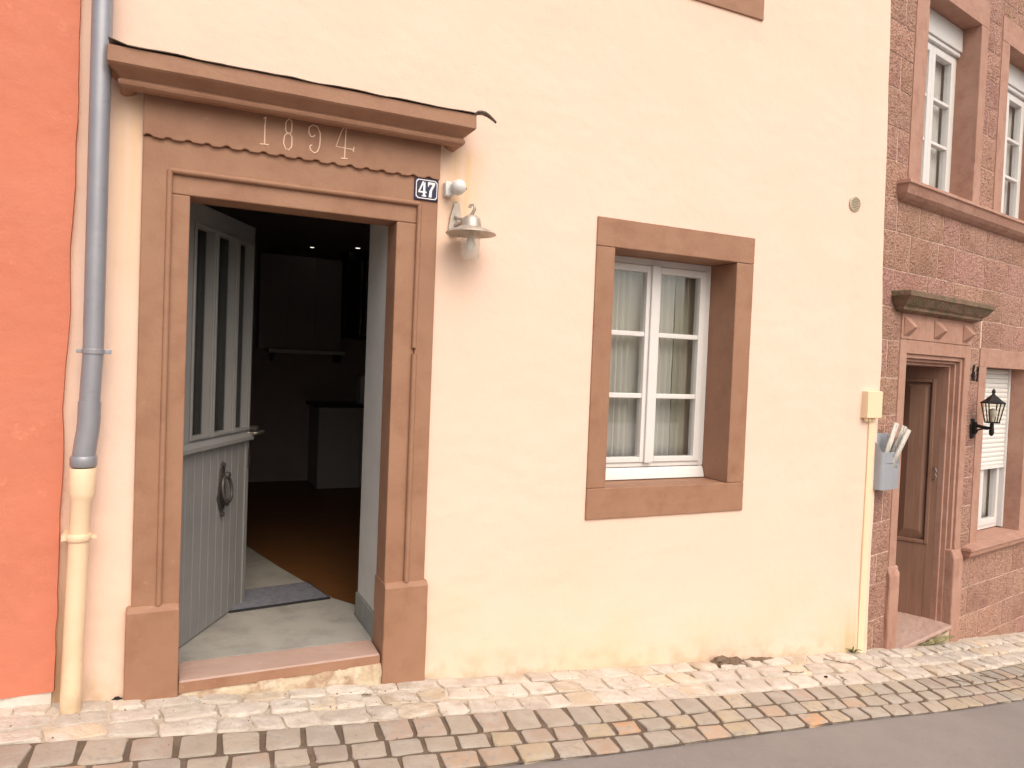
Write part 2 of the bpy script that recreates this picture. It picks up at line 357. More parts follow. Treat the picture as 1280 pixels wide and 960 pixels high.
def cornice(mb, x0, x1, prof, side=1.0, wall=0.0, n=24):
    """moulding with mitred returns; prof: (projection, z) from top to bottom"""
    k = len(prof)
    vs = []
    cols = [(0, 0)]+[(i/n, 1) for i in range(n+1)]+[(1, 0)]
    for (t, fr) in cols:
        for (p, z) in prof:
            X = (x0-p*side)+((x1+p*side)-(x0-p*side))*t
            vs.append((X, wall-(p if fr else 0), z+(.0025*noise.noise((X*5, z*20, 1)) if fr else 0)))
    fs = []
    for c in range(len(cols)-1):
        for i in range(k-1): fs.append((c*k+i, (c+1)*k+i, (c+1)*k+i+1, c*k+i+1))
    top = [c*k for c in range(len(cols))]; bot = [c*k+k-1 for c in range(len(cols))]
    fs += [tuple(top[::-1]), tuple(bot)]
    mb.add(vs, fs)

# ------------------------------------------------------------------ ground
ANG = R(11.1)
def gz(x):
    z = -.0295-.0885*x
    if x > 4.4: z -= .057*((x-4.4) if x > 5 else (x-4.4)**2/1.2+0) - (.057*.3 if x > 5 else 0)
    return z
BASE = []
px_, py_, t_ = -14.0, 0.0, -14.0
while t_ < 40:
    BASE.append((t_, px_, py_)); a_ = ANG*min(1, max(0, (t_-4.2)/1.6)); px_ += .05*math.cos(a_); py_ += .05*math.sin(a_); t_ += .05
def st(t, d):
    """street coordinates: t along the house fronts, d out into the street"""
    i = max(0, min(len(BASE)-2, int((t+14)/.05))); a = BASE[i]; f = (t-a[0])/.05; b = BASE[i+1]
    x, y = a[1]+(b[1]-a[1])*f, a[2]+(b[2]-a[2])*f
    an = ANG*min(1, max(0, (t-4.2)/1.6))
    X, Y = x+math.sin(an)*d, y-math.cos(an)*d
    return X, Y, gz(x+math.sin(an)*d*.3)
def d1(t): return lerp(t, [(-.5, .375), (.3, .437), (1.3, .455), (2.8, .50), (3.6, .50), (4.5, .53), (6, .51), (7.5, .50)])
def d2(t): return d1(t)+lerp(t, [(-.5, .205), (.7, .185), (1.9, .205), (3, .17), (4.2, .165), (6, .17)])
def d3(t): return d2(t)+lerp(t, [(.5, .145), (2, .135), (4, .13)])
def d4(t): return d3(t)+lerp(t, [(.5, .145), (2, .14), (4, .125)])
def strip(name, ts, dfn, nd, mats, zoff, rough=.004, fs=3):
    mb = MB(); nt_ = len(ts)
    for t in ts:
        a, b = dfn(t)
        for j in range(nd+1):
            d = a+(b-a)*j/nd; x, y, z = st(t, d)
            mb.v.append((x, y, z+zoff+rough*noise.noise((x*fs, y*fs, .3))))
    for i in range(nt_-1):
        for j in range(nd): mb.face([i*(nd+1)+j, (i+1)*(nd+1)+j, (i+1)*(nd+1)+j+1, i*(nd+1)+j+1])
    return mb
ts_f = [-13+.06*i for i in range(int(45/.06))]
base_ts = [-13.5+.5*i for i in range(100)]
gb = MB()
n0 = len(base_ts)
gx = [-70, -40, -25]+[-13+.5*i for i in range(84)]+[40, 55, 75]
gy = [-70, -40, -20, -10, -6, -4, -3, -2.5, -2, -1.5, -1.2, -1]
for x in gx:
    for y in gy: gb.v.append((x, y+.196*max(0, min(x, 30)-5.2), max(-4.5, min(1.2, gz(x)))-.05))
for i in range(len(gx)-1):
    for j in range(len(gy)-1): gb.face([i*len(gy)+j, (i+1)*len(gy)+j, (i+1)*len(gy)+j+1, i*len(gy)+j+1])
tag(gb.build('ground', M_asphalt, smooth=True), kind='structure')
rd = strip('road', [-13+.1*i for i in range(420)], lambda t: (d4(t)-.01, 9), 40, M_asphalt, -.004, .006, 1.3)
tag(rd.build('road', M_asphalt, smooth=True), kind='structure')

def stone(mb, t0, t1, da, db, h, mi, tint, jit=.012, rnd=.25, zj=.004, skew=0.0, ex=.25, flat=False):
    """one cobble: an uneven rounded block; outline in street coordinates"""
    ct, cd = (t0+t1)/2, (da+db)/2; ht, hd = (t1-t0)/2, (db-da)/2
    outl = []
    nseg = 16
    for k in range(nseg):
        a = 2*math.pi*k/nseg+.22
        c, s = math.cos(a), math.sin(a); e = ex
        X = math.copysign(abs(c)**e, c); Y = math.copysign(abs(s)**e, s)
        outl.append((X*ht+random.uniform(-jit, jit)*.6, Y*hd+random.uniform(-jit, jit)*.5))
    j4 = [random.uniform(-jit, jit) for _ in range(8)]
    def warp(p):
        u, v = p[0]/ht, p[1]/hd
        return (p[0]+v*(j4[0]+u*j4[1])*.6+skew*p[1], p[1]+u*(j4[2]+v*j4[3])*.6)
    rings = [(1.0, -.02), (.985, h*.45), (.93, h*.85), (.80, h), (.42, h*1.06)]
    if flat: rings = [(1.0, -.02), (.995, h*.6), (.975, h*.92), (.93, h), (.5, h*1.03)]
    tilt = (random.uniform(-zj, zj)/max(ht, .05), random.uniform(-zj, zj)/max(hd, .05)); dz = random.uniform(-zj, zj)
    vs = []
    for ri, (s, z) in enumerate(rings):
        for p in outl:
            q = warp((p[0]*s, p[1]*s)); X, Y, Z = st(ct+q[0], cd+q[1])
            n_ = noise.noise((X*22, Y*22, 2))*h*.28 if ri > 1 else 0
            vs.append((X, Y, Z+z+dz+q[0]*tilt[0]+q[1]*tilt[1]+n_))
    X, Y, Z = st(ct, cd); vs.append((X, Y, Z+h*1.06+dz+noise.noise((X*22, Y*22, 2))*h*.28))
    fs = []
    for r_ in range(len(rings)-1):
        for k in range(nseg): fs.append((r_*nseg+k, r_*nseg+(k+1) % nseg, (r_+1)*nseg+(k+1) % nseg, (r_+1)*nseg+k))
    for k in range(nseg): fs.append(((len(rings)-1)*nseg+k, (len(rings)-1)*nseg+(k+1) % nseg, len(vs)-1))
    mb.add(vs, fs, mi, tint)
# pavement: pale cobbles bedded in sand
pv = strip('pavement', ts_f, lambda t: (-.30, d1(t)+.01), 10, None, -.001, .008, 4)
fr = [0.0, .30, .64, 1.0]
for row in range(3):
    t = -3.2+random.random()*.2
    while t < 11:
        L_ = random.uniform(.12, .235); g = .014 if t > 3 else .009
        tn = random.uniform(.82, 1.12); hue = random.random()
        tint = (tn, tn*(.97 if hue < .8 else .90), tn*(.95 if hue < .8 else .76))
        D1 = d1(t+L_/2)-.01
        a, b = fr[row]*D1+.012, fr[row+1]*D1-.002
        w_ = random.uniform(-.012, .012) if row else .004
        stone(pv, t, t+L_, a+w_*.5+g/2, b+w_*.5-g/2, (random.uniform(.012, .018) if t > 3 else random.uniform(.006, .011)), 1, tint, .016, zj=.003, ex=.3, skew=random.uniform(-.15, .1)-(.25 if t > 3 else 0))
        t += L_+g
tag(pv.build('pavement', [M_pavebed, M_pave], smooth=True), kind='structure')
# gutter: three rows of sandstone setts
gt = strip('gutter', ts_f, lambda t: (d1(t)-.004, d4(t)+.006), 6, None, .003, .004, 6)
PAL = [((1.04, .99, .93), 7), ((.97, .96, .94), 4), ((1.14, .94, .80), 2.5), ((1.12, 1.02, .84), 2.5), ((1.28, .88, .60), 1.3), ((.92, .86, .83), 2), ((1.02, .88, .82), 2)]
for row in range(3):
    lo, hi = [(d1, d2), (d2, d3), (d3, d4)][row]
    t = -3.0+random.random()*.1
    while t < 11:
        L_ = random.uniform(.135, .162) if row < 2 else random.uniform(.14, .18)
        if t > 4: L_ *= .92
        g = random.uniform(.018, .028) if row < 2 else .017
        c = random.choices([p[0] for p in PAL], [p[1] for p in PAL])[0]; k = random.uniform(.92, 1.08)
        a, b = lo(t+L_/2), hi(t+L_/2)
        stone(gt, t, t+L_, a+.010, b-(.012 if row < 2 else .002), random.uniform(.010, .013), 1, tuple(v*k for v in c), .007, zj=.002, ex=.15, flat=True, skew=-lerp(t, [(-1, 0), (1, .12), (4, .3)]))
        t += L_+g
tag(gt.build('gutter', [M_gutbed, M_sett], smooth=True), kind='structure')

# ------------------------------------------------------------------ yellow house
HOUSE = empty('house', (0, 0, 0), 0, 'cream plastered house with brown stone door surround dated 1894 and one brown framed window', 'house')
def edge_right(z): return lerp(z, [(-.5, 4.827), (.855, 4.831), (1.76, 4.823), (2.96, 4.772), (4.42, 4.730), (7, 4.69)])+.006*noise.noise((z*4, 3, 1))
DOOR = (-.137, 1.293, -.7, 2.80); WIN = (2.314, 3.555, .69, 2.537); WIN2 = (2.314, 3.535, 3.985, 5.85)
def wfn(x, z):
    e = min([max(abs(x-(h[0]+h[1])/2)-(h[1]-h[0])/2, abs(z-(h[2]+h[3])/2)-(h[3]-h[2])/2) for h in (DOOR, WIN, WIN2)])
    k = min(1, max(0, e/.15))
    rim = -.028*min(1, max(0, (x-4.5)/.12))
    if x > 4.78: x = edge_right(z)
    elif x >= 4.70: x = min(x, 4.69)
    elif x > 4.60: x -= .03
    return x, rim+.009*k*noise.noise((x*1.4, z*1.4, 5))+.003*k*noise.noise((x*5, z*5, 2))
wall_grid(-.62, 4.79, -1.1, 6.6, [DOOR, WIN, WIN2], 0, .5, .09, wfn).build('wall', M_cream, HOUSE, smooth=True)

OL, OR_, OT = .068, 1.072, 2.358         # clear opening of the doorway
sur = MB()
sur.prism([(-.137, .40), (-.022, .40), (-.022, 2.462), (1.19, 2.462), (1.19, .40), (1.293, .40), (1.293, 2.607), (-.137, 2.607)], -.022, .17, 'y')   # outer band
sur.box(-.022, OL, -.008, .168, .40, OT); sur.box(OR_, 1.19, -.008, .168, .40, OT)                                   # inner bands
sur.box(-.022, 1.19, -.010, .172, OT, 2.462)
SUR = sur.build('door_surround', M_brown, HOUSE, bevel=.006)
bead = MB(); bead.tube([(-.022, -.020, .42), (-.022, -.020, 1.3), (-.022, -.020, 2.462)], .014, 10); bead.tube([(1.19, -.020, .42), (1.19, -.020, 1.66)], .015, 10)
bead.tube([(1.187, -.018, 1.69), (1.19, -.020, 2.462)], .013, 10); bead.tube([(-.022, -.020, 2.462), (1.19, -.020, 2.462)], .014, 10)
bead.build('bead_moulding', M_brown, SUR, smooth=True)
pl = MB()
def plinth(x0, x1, z0):
    pl.add([(x0,-.042,z0),(x1,-.042,z0),(x1,.175,z0),(x0,.175,z0),(x0,-.042,.395),(x1,-.042,.395),(x1,.175,.42),(x0,.175,.42),(x0+.004,-.022,.424),(x1-.004,-.022,.424)],
           [(3,2,1,0),(0,1,5,4),(1,2,6,9,5),(2,3,7,6),(3,0,4,8,7),(4,5,9,8),(8,9,6,7)])
plinth(-.160, OL+.004, -.5); worn(pl.build('plinth', M_brown, HOUSE, bevel=.009, seg=3))
pl = MB(); plinth(OR_-.006, 1.312, -.6); worn(pl.build('plinth', M_brown, HOUSE, bevel=.009, seg=3))
# frieze with scalloped lower edge, year cut into it
fr_ = [(-.137, 2.83), (1.293, 2.83)]
N_ = 17
for i in range(N_*6, -1, -1):
    t = i/(N_*6); ph = (t*N_) % 1.0
    fr_.append((-.137+1.43*t, 2.600+.012*max(0, math.sin(2*math.pi*ph))**2-.003*ph+.005*noise.noise((t*22, 0, 0))))
frz = MB(); frz.prism(fr_, -.040, .17, 'y')
FRZ = frz.build('frieze', M_brown, HOUSE, bevel=.004)
DIG = {'1': [[(.393,2.777),(.389,2.734),(.39,2.644)], [(.369,2.642),(.41,2.644)], [(.393,2.777),(.383,2.765)]],
 '8': [[(.486,2.726),(.487,2.768),(.501,2.786),(.515,2.776),(.515,2.728),(.508,2.716),(.490,2.712),(.482,2.700),(.478,2.665),(.488,2.638),(.503,2.634),(.517,2.652),(.517,2.701),(.508,2.714),(.492,2.718),(.486,2.728)]],
 '9': [[(.628,2.728),(.618,2.718),(.608,2.718),(.597,2.736),(.598,2.762),(.617,2.777),(.639,2.771),(.653,2.741),(.654,2.71),(.652,2.68),(.643,2.648),(.626,2.639),(.608,2.651),(.604,2.668),(.614,2.678)]],
 '4': [[(.770,2.79),(.759,2.77),(.733,2.689),(.824,2.686)], [(.781,2.786),(.779,2.70),(.777,2.635)], [(.759,2.633),(.794,2.636)], [(.824,2.701),(.821,2.676)]]}
for ch, strokes in DIG.items():
    b_ = MB()
    for s_ in strokes: b_.tube([(x, -.0405, z) for x, z in s_], .0034, 6)
    b_.build('carved_numeral', M_bare, FRZ, smooth=True)
# cornice over the frieze with a ragged dark flashing
cn = MB(); cornice(cn, -.137, 1.293, [(.0, 2.928), (.195, 2.925), (.197, 2.856), (.188, 2.848), (.168, 2.838), (.148, 2.828), (.134, 2.818), (.128, 2.812),
                                     (.136, 2.807), (.142, 2.796), (.138, 2.784), (.126, 2.775), (.105, 2.772), (.07, 2.778), (.045, 2.788), (.04, 2.82)], .70)
CN = cn.build('cornice', M_brown, HOUSE, bevel=.003)
fl = MB(); nx = 70
for j, (y, dz) in enumerate(((-.004, .014), (-.09, .006), (-.200, 0), (-.206, -.002))):
    for i in range(nx+1):
        x = -.272+(1.442+.272)*i/nx
        fl.v.append((x, y+.006*noise.noise((x*9, 4, 0)), 2.932+dz+.006*noise.noise((x*7, y*3, 2))+(.02*max(0, (-.2-x)/.07) if j > 1 else 0)))
for j in range(3):
    for i in range(nx): fl.face([j*(nx+1)+i, j*(nx+1)+i+1, (j+1)*(nx+1)+i+1, (j+1)*(nx+1)+i])
FLO = fl.build('flashing', M_slate, CN, solid=.004, smooth=True)
cu = MB(); path = [(1.428, 2.938), (1.45, 2.946), (1.475, 2.948), (1.50, 2.940), (1.525, 2.926), (1.548, 2.910)]
for k, (x, z) in enumerate(path):
    for y in (-.215, -.15): cu.v.append((x, y+.006*k*(1 if y < -.2 else -1), z))
for k in range(len(path)-1): cu.face([2*k, 2*k+1, 2*k+3, 2*k+2])
cu.build('curled_end', M_slate, FLO, solid=.010, smooth=True)

# threshold
th = MB(); th.add([(OL+.006,-.030,-.012),(OR_-.012,-.020,-.014),(OR_-.012,.19,-.014),(OL+.006,.20,-.012),(OL+.006,-.026,.043),(OR_-.012,-.012,.038),(OR_-.012,.185,.046),(OL+.006,.20,.047)],
       [(3,2,1,0),(4,5,6,7),(0,1,5,4),(1,2,6,5),(2,3,7,6),(3,0,4,7)])
TH = worn(th.build('threshold', M_sill, HOUSE, bevel=.008, seg=3), .004, 5)
tf = MB(); tf.add([(OL+.007,-.0325,-.014),(OR_-.0125,-.0225,-.016),(OR_-.0125,-.018,.030),(OL+.007,-.0295,.034),(OL+.007,-.02,-.014),(OR_-.0125,-.01,-.016),(OR_-.0125,-.008,.030),(OL+.007,-.018,.034)],
       [(0,1,2,3),(7,6,5,4),(0,4,5,1),(3,2,6,7),(1,5,6,2),(0,3,7,4)])
tf.build('painted_edge', M_brown, TH)
mo = MB(); nx = 40
for j, (y0_, z_) in enumerate(((-.015, -.014), (-.030, -.05), (-.024, -.11), (-.05, -.17), (-.05, -.35))):
    for i in range(nx+1):
        x = .074+.99*i/nx; mo.v.append((x, y0_+.018*noise.noise((x*9, z_*14, 3))+.008*noise.noise((x*30, z_*30, 8)), z_))
for j in range(4):
    for i in range(nx): mo.face([j*(nx+1)+i, j*(nx+1)+i+1, (j+1)*(nx+1)+i+1, (j+1)*(nx+1)+i])
mo.build('mortar_bed', M_mortarbase, HOUSE, smooth=True, solid=.02)
# lining of the doorway behind the stone (white plaster) and its skirting
ln = MB(); ln.box(OR_+.006, 1.31, .173, .60, .19, 2.86); ln.box(-.20, OL-.12, .173, .60, -.2, 2.86); ln.box(OL-.12, OR_+.006, .173, .56, OT+.10, 2.86)
ln.build('reveal_lining', M_plasterwhite, HOUSE, bevel=.003)
sk = MB(); sk.box(OR_-.004, 1.30, .176, .612, -.1, .187); sk.build('skirting', M_skirt, HOUSE, bevel=.003)

# ---- entrance room (kitchen)
RX0, RX1, RY, RC = -1.6, 2.65, 5.66, 2.95
slab = MB(); slab.prism([(OL-.14, .2025), (OR_-.005, .19), (1.062, .615), (1.13, .74), (1.0, .96), (.78, 1.75), (.6, 2.5), (.2, RY), (-1.4, RY), (-1.4, .615), (OL-.14, .615)], -.2, .047, 'z')
slab.build('screed_floor', M_concrete, HOUSE)
wf = MB(); wf.box(RX0, RX1, .613, RY+.04, -.1, .036); wf.build('plank_floor', M_woodfloor, HOUSE)
rm = MB(); T = .08
rm.box(RX0-T, RX0, .50, RY+T, -.2, RC+T); rm.box(RX1, RX1+T, 1.75, RY+T, -.2, RC+T); rm.box(2.12, 2.2, .50, 1.75, -.2, RC+T); rm.box(2.2, RX1+T, 1.69, 1.75, -.2, RC+T); rm.box(RX0, RX1, RY+.04, RY+T+.04, -.2, RC+T)
rm.build('room_wall', M_roomwall, HOUSE)
for a, b in ((RX0, -.20), (1.31, 2.12)): rfw = MB(); rfw.box(a, b, .502, .56, -.2, RC+T); rfw.build('front_wall_lining', M_roomwall, HOUSE)
rc = MB(); rc.box(RX0, RX1+T, .561, RY+.04, RC, RC+T); rc.build('ceiling', M_ceil, HOUSE)

# ---- the open door leaf
DL = Matrix.Translation((-.023, .17, .052)) @ Matrix.Rotation(math.atan2(.873, .488), 4, 'Z')
DOORO = bpy.data.objects.new('door', None); COL.objects.link(DOORO); DOORO.parent = HOUSE; DOORO.matrix_local = DL; DOORO.empty_display_size = .1
DW, DH, DT = 1.0, 2.36, .060
cols = [(.265, .465), (.51, .735), (.775, .955)]; PZ0, PZ1 = 1.115, 2.235
holes = [(a, b, PZ0, PZ1) for a, b in cols]
lf = MB()
for (a, b, c, d) in subtract((0, DW, 1.03, DH), holes): lf.box(a, b, 0, DT, c, d)
lf.box(0, .16, 0, DT, 0, 1.03); lf.box(.955, DW, 0, DT, 0, 1.03)
for i in range(9):                                   # tongue and groove boards of the lower half
    a = .162+.792*i/9; lf.box(a+.0015, a+.792/9-.0015, .008, DT-.006, .004, 1.03)
lf.box(0.15, .96, .016, .03, .002, 1.03)
lf.build('leaf', M_doorgrey, DOORO, bevel=.003)
ml = MB()
ml.add([(0,-.03,1.035),(DW,-.03,1.035),(DW,-.001,1.03),(0,-.001,1.03),(0,-.03,1.06),(DW,-.03,1.06),(DW,-.001,1.085),(0,-.001,1.085)], [(3,2,1,0),(4,5,6,7),(0,1,5,4),(1,2,6,5),(2,3,7,6),(3,0,4,7)])
for a, b in cols:
    for (x0, x1, z0, z1) in ((a-.018, a, PZ0-.018, PZ1+.018), (b, b+.018, PZ0-.018, PZ1+.018), (a, b, PZ0-.018, PZ0), (a, b, PZ1, PZ1+.018)): ml.box(x0, x1, -.012, -.001, z0, z1)
ml.build('moulding', M_doorgrey, DOORO, bevel=.003)
for a, b in cols:
    g = MB(); g.box(a-.004, b+.004, .042, .047, PZ0-.004, PZ1+.004); g.build('pane', M_doorglass, DOORO)
dc = MB()                                            # pale pleated net behind the three panes
for a, b in cols:
    n = 16
    base = len(dc.v)
    for i in range(n+1):
        x = a-.01+(b-a+.02)*i/n
        for z in (PZ0-.01, PZ1+.01): dc.v.append((x, DT+.008+.005*math.sin(i*1.6), z))
    for i in range(n): dc.face([base+2*i, base+2*i+2, base+2*i+3, base+2*i+1])
dc.build('net_curtain', M_skirt, DOORO, solid=.002, smooth=True)
kn = MB()                                            # ornate iron knocker
kn.add([(.625,-.006,.66),(.645,-.006,.63),(.665,-.006,.66),(.69,-.006,.72),(.672,-.006,.80),(.665,-.006,.90),(.645,-.006,.94),(.625,-.006,.90),(.618,-.006,.80),(.60,-.006,.72)] , [tuple(range(10))])
vs = kn.v[:]; kn.v += [(x, .012, z) for x, _, z in vs]; n = 10
for i in range(n): kn.face([i, (i+1) % n, n+(i+1) % n, n+i])
kn.face(list(range(2*n-1, n-1, -1)))
kn.tube([(.645+.055*math.sin(a), -.022-.02*(1-math.cos(a))*.5, .78+.075*math.cos(a)) for a in [2*math.pi*i/20 for i in range(21)]], .010, 8, False)
kn.lathe([(.0, -.05), (.018, -.045), (.022, -.03), (.012, -.012), (.014, 0)], (.645, 0, .86), 12, 'y'); kn.lathe([(0, -.045), (.02, -.038), (.02, -.02), (.01, -.006)], (.645, 0, .70), 12, 'y')
for zz in (.63, .92): kn.lathe([(0, -.022), (.014, -.014), (.012, 0)], (.645, 0, zz), 10, 'y')
kn.build('knocker', M_iron, DOORO, smooth=True)
hd = MB(); hd.lathe([(.022, -.012), (.024, -.004), (.024, 0)], (.975, 0, 1.075), 14, 'y'); hd.tube([(.975, -.005, 1.075), (.975, -.045, 1.075), (.99, -.058, 1.075), (1.06, -.06, 1.08)], [.010, .010, .010, .012], 10)
hd.tube([(.985, DT, 1.075), (1.0, DT+.05, 1.075), (1.07, DT+.06, 1.075)], .011, 10); hd.lathe([(.0, 0), (.024, .002), (.024, DT+.02), (0, DT+.022)], (1.075, -.02, 1.09), 12, 'y')
hd.build('handle', M_brass, DOORO, smooth=True)
lk = MB(); lk.box(.972, .992, -.006, .0, .86, .98); lk.tube([(1.0, .02, .95), (1.035, .02, .95)], .012, 10); lk.tube([(1.03, .02, .95), (1.035, .018, .90), (1.03, .02, .85)], [.006, .012, .007], 8)
lk.build('lock', M_brass, DOORO, smooth=True)

# ---- casement windows of the yellow house
def house_window(x0, x1, z0, z1, outer, yf=.245):
    """x0..z1 clear opening in the stone; outer = stone surround rectangle"""
    wn = bpy.data.objects.new('window', None); COL.objects.link(wn); wn.parent = HOUSE; wn.location = ((x0+x1)/2, 0, z0); wn.empty_display_size = .1
    off = Vector(wn.location)
    def bld(mb, name, M, par=wn, **k):
        mb.v = [tuple(Vector(v)-off) for v in mb.v]; return mb.build(name, M, par, **k)
    s = MB(); a, b, c, d = outer
    s.box(a, b, -.013, .30, c, z0); s.box(a, b, -.013, .30, z1, d); s.box(a, x0, -.0115, .30, z0+.0015, z1-.0015); s.box(x1, b, -.0115, .30, z0+.0015, z1-.0015)
    worn(bld(s, 'stone_surround', M_brown, bevel=.005), .003)
    fm = MB(); F = .045
    fm.box(x0, x0+F, yf, yf+.07, z0+.085, z1); fm.box(x1-F, x1, yf, yf+.07, z0+.085, z1); fm.box(x0+F, x1-F, yf, yf+.07, z1-F, z1); fm.box(x0+F, x1-F, yf, yf+.07, z0+.085, z0+.115)
    bld(fm, 'frame', M_white, bevel=.004)
    wb = MB(); wb.prism([(yf-.028, z0+.006), (yf+.06, z0+.006), (yf+.06, z0+.084), (yf+.0, z0+.080), (yf-.012, z0+.062), (yf-.022, z0+.034)], x0+.004, x1-.004, 'x')
    bld(wb, 'weatherboard', M_white, bevel=.003)
    xm = (x0+x1)/2; zb, zt = z0+.117, z1-F-.002
    for k, (sa, sb) in enumerate(((x0+F+.002, xm-.0), (xm+.0015, x1-F-.002))):
        h = MB(); S = .050
        il, ir = (sa+S, sb-.064) if k == 0 else (sa+.050, sb-S)
        y0_ = yf-.012
        h.box(sa, il, y0_, yf+.05, zb, zt); h.box(ir, sb, y0_, yf+.05, zb, zt); h.box(il, ir, y0_, yf+.05, zb, zb+.035); h.box(il, ir, y0_, yf+.05, zt-.045, zt)
        for q in (1, 2):
            zz = zb+.035+(zt-.045-zb-.035)*q/3; h.box(il, ir, y0_+.006, yf+.044, zz-.016, zz+.016)
        bld(h, 'sash', M_white, bevel=.004)
        g = MB(); g.box(il-.005, ir+.005, yf+.016, yf+.021, zb+.03, zt-.04); bld(g, 'pane', M_glass)
    a_ = MB(); a_.box(xm-.034, xm+.030, yf-.030, yf-.0125, zb-.004, zt+.004); bld(a_, 'cover_strip', M_white, bevel=.006)
    bk = MB(); bk.box(x0-.1, x1+.1, 1.6, 1.66, z0-.3, z1+.2); bk.box(x0-.16, x0-.1, .5, 1.66, z0-.3, z1+.2); bk.box(x1+.1, x1+.16, .5, 1.66, z0-.3, z1+.2)
    bk.box(x0-.1, x1+.1, .5, 1.6, z0-.36, z0-.3); bk.box(x0-.1, x1+.1, .5, 1.6, z1+.2, z1+.26)
    bld(bk, 'room_shell', M_roomwall)
    rl = MB()
    for (p, q, r_, t) in subtract((x0-.1, x1+.1, z0-.3, z1+.2), [(x0+.005, x1-.005, z0+.05, z1-.01)]): rl.box(p, q, .305, .498, r_, t)
    bld(rl, 'inner_reveal', M_plasterwhite)
    return wn
house_window(2.446, 3.409, .883, 2.362, WIN)
house_window(2.446, 3.409, 4.14, 5.70, WIN2)
def curtain(name, x0, x1, y, z0, z1, M, label, waves=9, amp=.02, seed=0, cat='curtain', mat_par=None, group=None):
    mb = MB(); n = 120; nzq = 8
    for j in range(nzq+1):
        z = z0+(z1-z0)*j/nzq
        for i in range(n+1):
            t = i/n; ph = t*waves*2*math.pi+1.6*noise.noise((t*waves*.45, seed, .2))*5
            mb.v.append((x0+(x1-x0)*t+.01*noise.noise((t*9, j*.4, seed)), y+amp*math.sin(ph)*(.8+.4*noise.noise((t*6, seed, j*.3))), z))
    for j in range(nzq):
        for i in range(n): mb.face([j*(n+1)+i, j*(n+1)+i+1, (j+1)*(n+1)+i+1, (j+1)*(n+1)+i])
    o = mb.build(name, M, solid=.002, smooth=True); tag(o, label, cat, group)
    if mat_par is not None: o.matrix_world = mat_par
    return o
curtain('net_curtain', 2.453, 3.19, .340, .94, 2.35, M_curtain, 'pale pleated net curtain hanging behind the brown framed house window', 11, .018, 1)
curtain('drape', 3.18, 3.402, .345, .94, 2.35, M_drape, 'plain olive grey drape beside the net curtain, right side of the house window', 3, .012, 4)
curtain('net_curtain', 2.453, 3.40, .345, 4.2, 5.68, M_curtain, 'net curtain in the cream house window above, mostly out of the picture', 12, .018, 9)

# ------------------------------------------------------------------ red house on the left
RED = empty('house', (-.4, 0, 0), 0, 'red plastered neighbouring house with a flaking white base', 'house')
def red_edge(z): return lerp(z, [(-.1, -.438), (.4, -.432), (1.6, -.418), (2.05, -.405), (2.6, -.398), (3.4, -.392), (7, -.39)])+.010*noise.noise((z*3.2, 8, 1))+.006*noise.noise((z*13, 8, 1))
def rfn(x, z):
    x = red_edge(z) if x >= -.4301 else x
    return x+.4, .012*noise.noise((x*1.6, z*1.6, 12))+.005*noise.noise((x*6, z*6, 3))
def rbx(z0): return z0
rw = wall_grid(-5, -.43, .075, 6.6, [], -.034, .3, .09, rfn); rw.build('wall', M_red, RED, smooth=True)
rb = wall_grid(-5, -.43, -.3, .078, [], -.022, .3, .06, lambda x, z: ((red_edge(z) if x >= -.4301 else x)+.4-.01, .022*noise.noise((x*6, z*9, 2)))); rb.build('base_band', M_whiteplinth, RED, smooth=True)

# ------------------------------------------------------------------ downpipe
DP = empty('downpipe', (-.337, -.1, .05), 0, 'rain downpipe, grey above and cream painted below, left of the doorway', 'drainpipe')
def dp(mb, name, M, par=DP, **k):
    o = Vector((-.337, -.1, .05)); mb.v = [tuple(Vector(v)-o) for v in mb.v]; return mb.build(name, M, par, **k)
u_ = MB(); u_.tube([(-.300, -.1, 6.5), (-.304, -.1, 3.1), (-.308, -.1, 1.6), (-.316, -.1, 1.42), (-.317, -.1, 1.37)], .0415, 24); dp(u_, 'grey_pipe', M_zinc, smooth=True)
e_ = MB(); e_.tube([(-.317, -.1, 1.385), (-.318, -.1, 1.30), (-.322, -.1, 1.25), (-.329, -.1, 1.20), (-.334, -.1, 1.15), (-.335, -.1, 1.10)], [.045, .0455, .0455, .0455, .046, .046], 24)
e_.tube([(-.335, -.1, 1.145), (-.335, -.1, 1.135), (-.335, -.1, 1.105), (-.335, -.1, 1.098)], [.050, .054, .054, .050], 24); dp(e_, 'elbow', M_zinc, smooth=True)
l_ = MB(); l_.tube([(-.336, -.1, 1.092), (-.336, -.1, 1.088), (-.337, -.1, .985), (-.338, -.1, .965), (-.340, -.1, .945), (-.345, -.1, .80), (-.367, -.1, -.1)], [.050, .0525, .0525, .050, .042, .041, .0425], 28); dp(l_, 'cream_pipe', M_pipecream, smooth=True)
c_ = MB(); c_.tube([(-.3455, -.1, .800), (-.3455, -.1, .794), (-.346, -.1, .774), (-.346, -.1, .768)], [.046, .050, .050, .046], 24); c_.box(-.412, -.385, -.112, .0, .772, .795); c_.box(-.306, -.276, -.108, -.09, .776, .792); dp(c_, 'pipe_collar', M_pipecream, smooth=True)
b_ = MB(); b_.tube([(-.3075, -.1, 1.618), (-.3075, -.1, 1.596)], .0455, 24); b_.box(-.266, -.238, -.107, -.093, 1.597, 1.617); b_.box(-.372, -.348, -.108, -.094, 1.599, 1.616); b_.box(-.315, -.30, -.06, .0, 1.60, 1.614); dp(b_, 'clamp', M_zinc, bevel=.002)

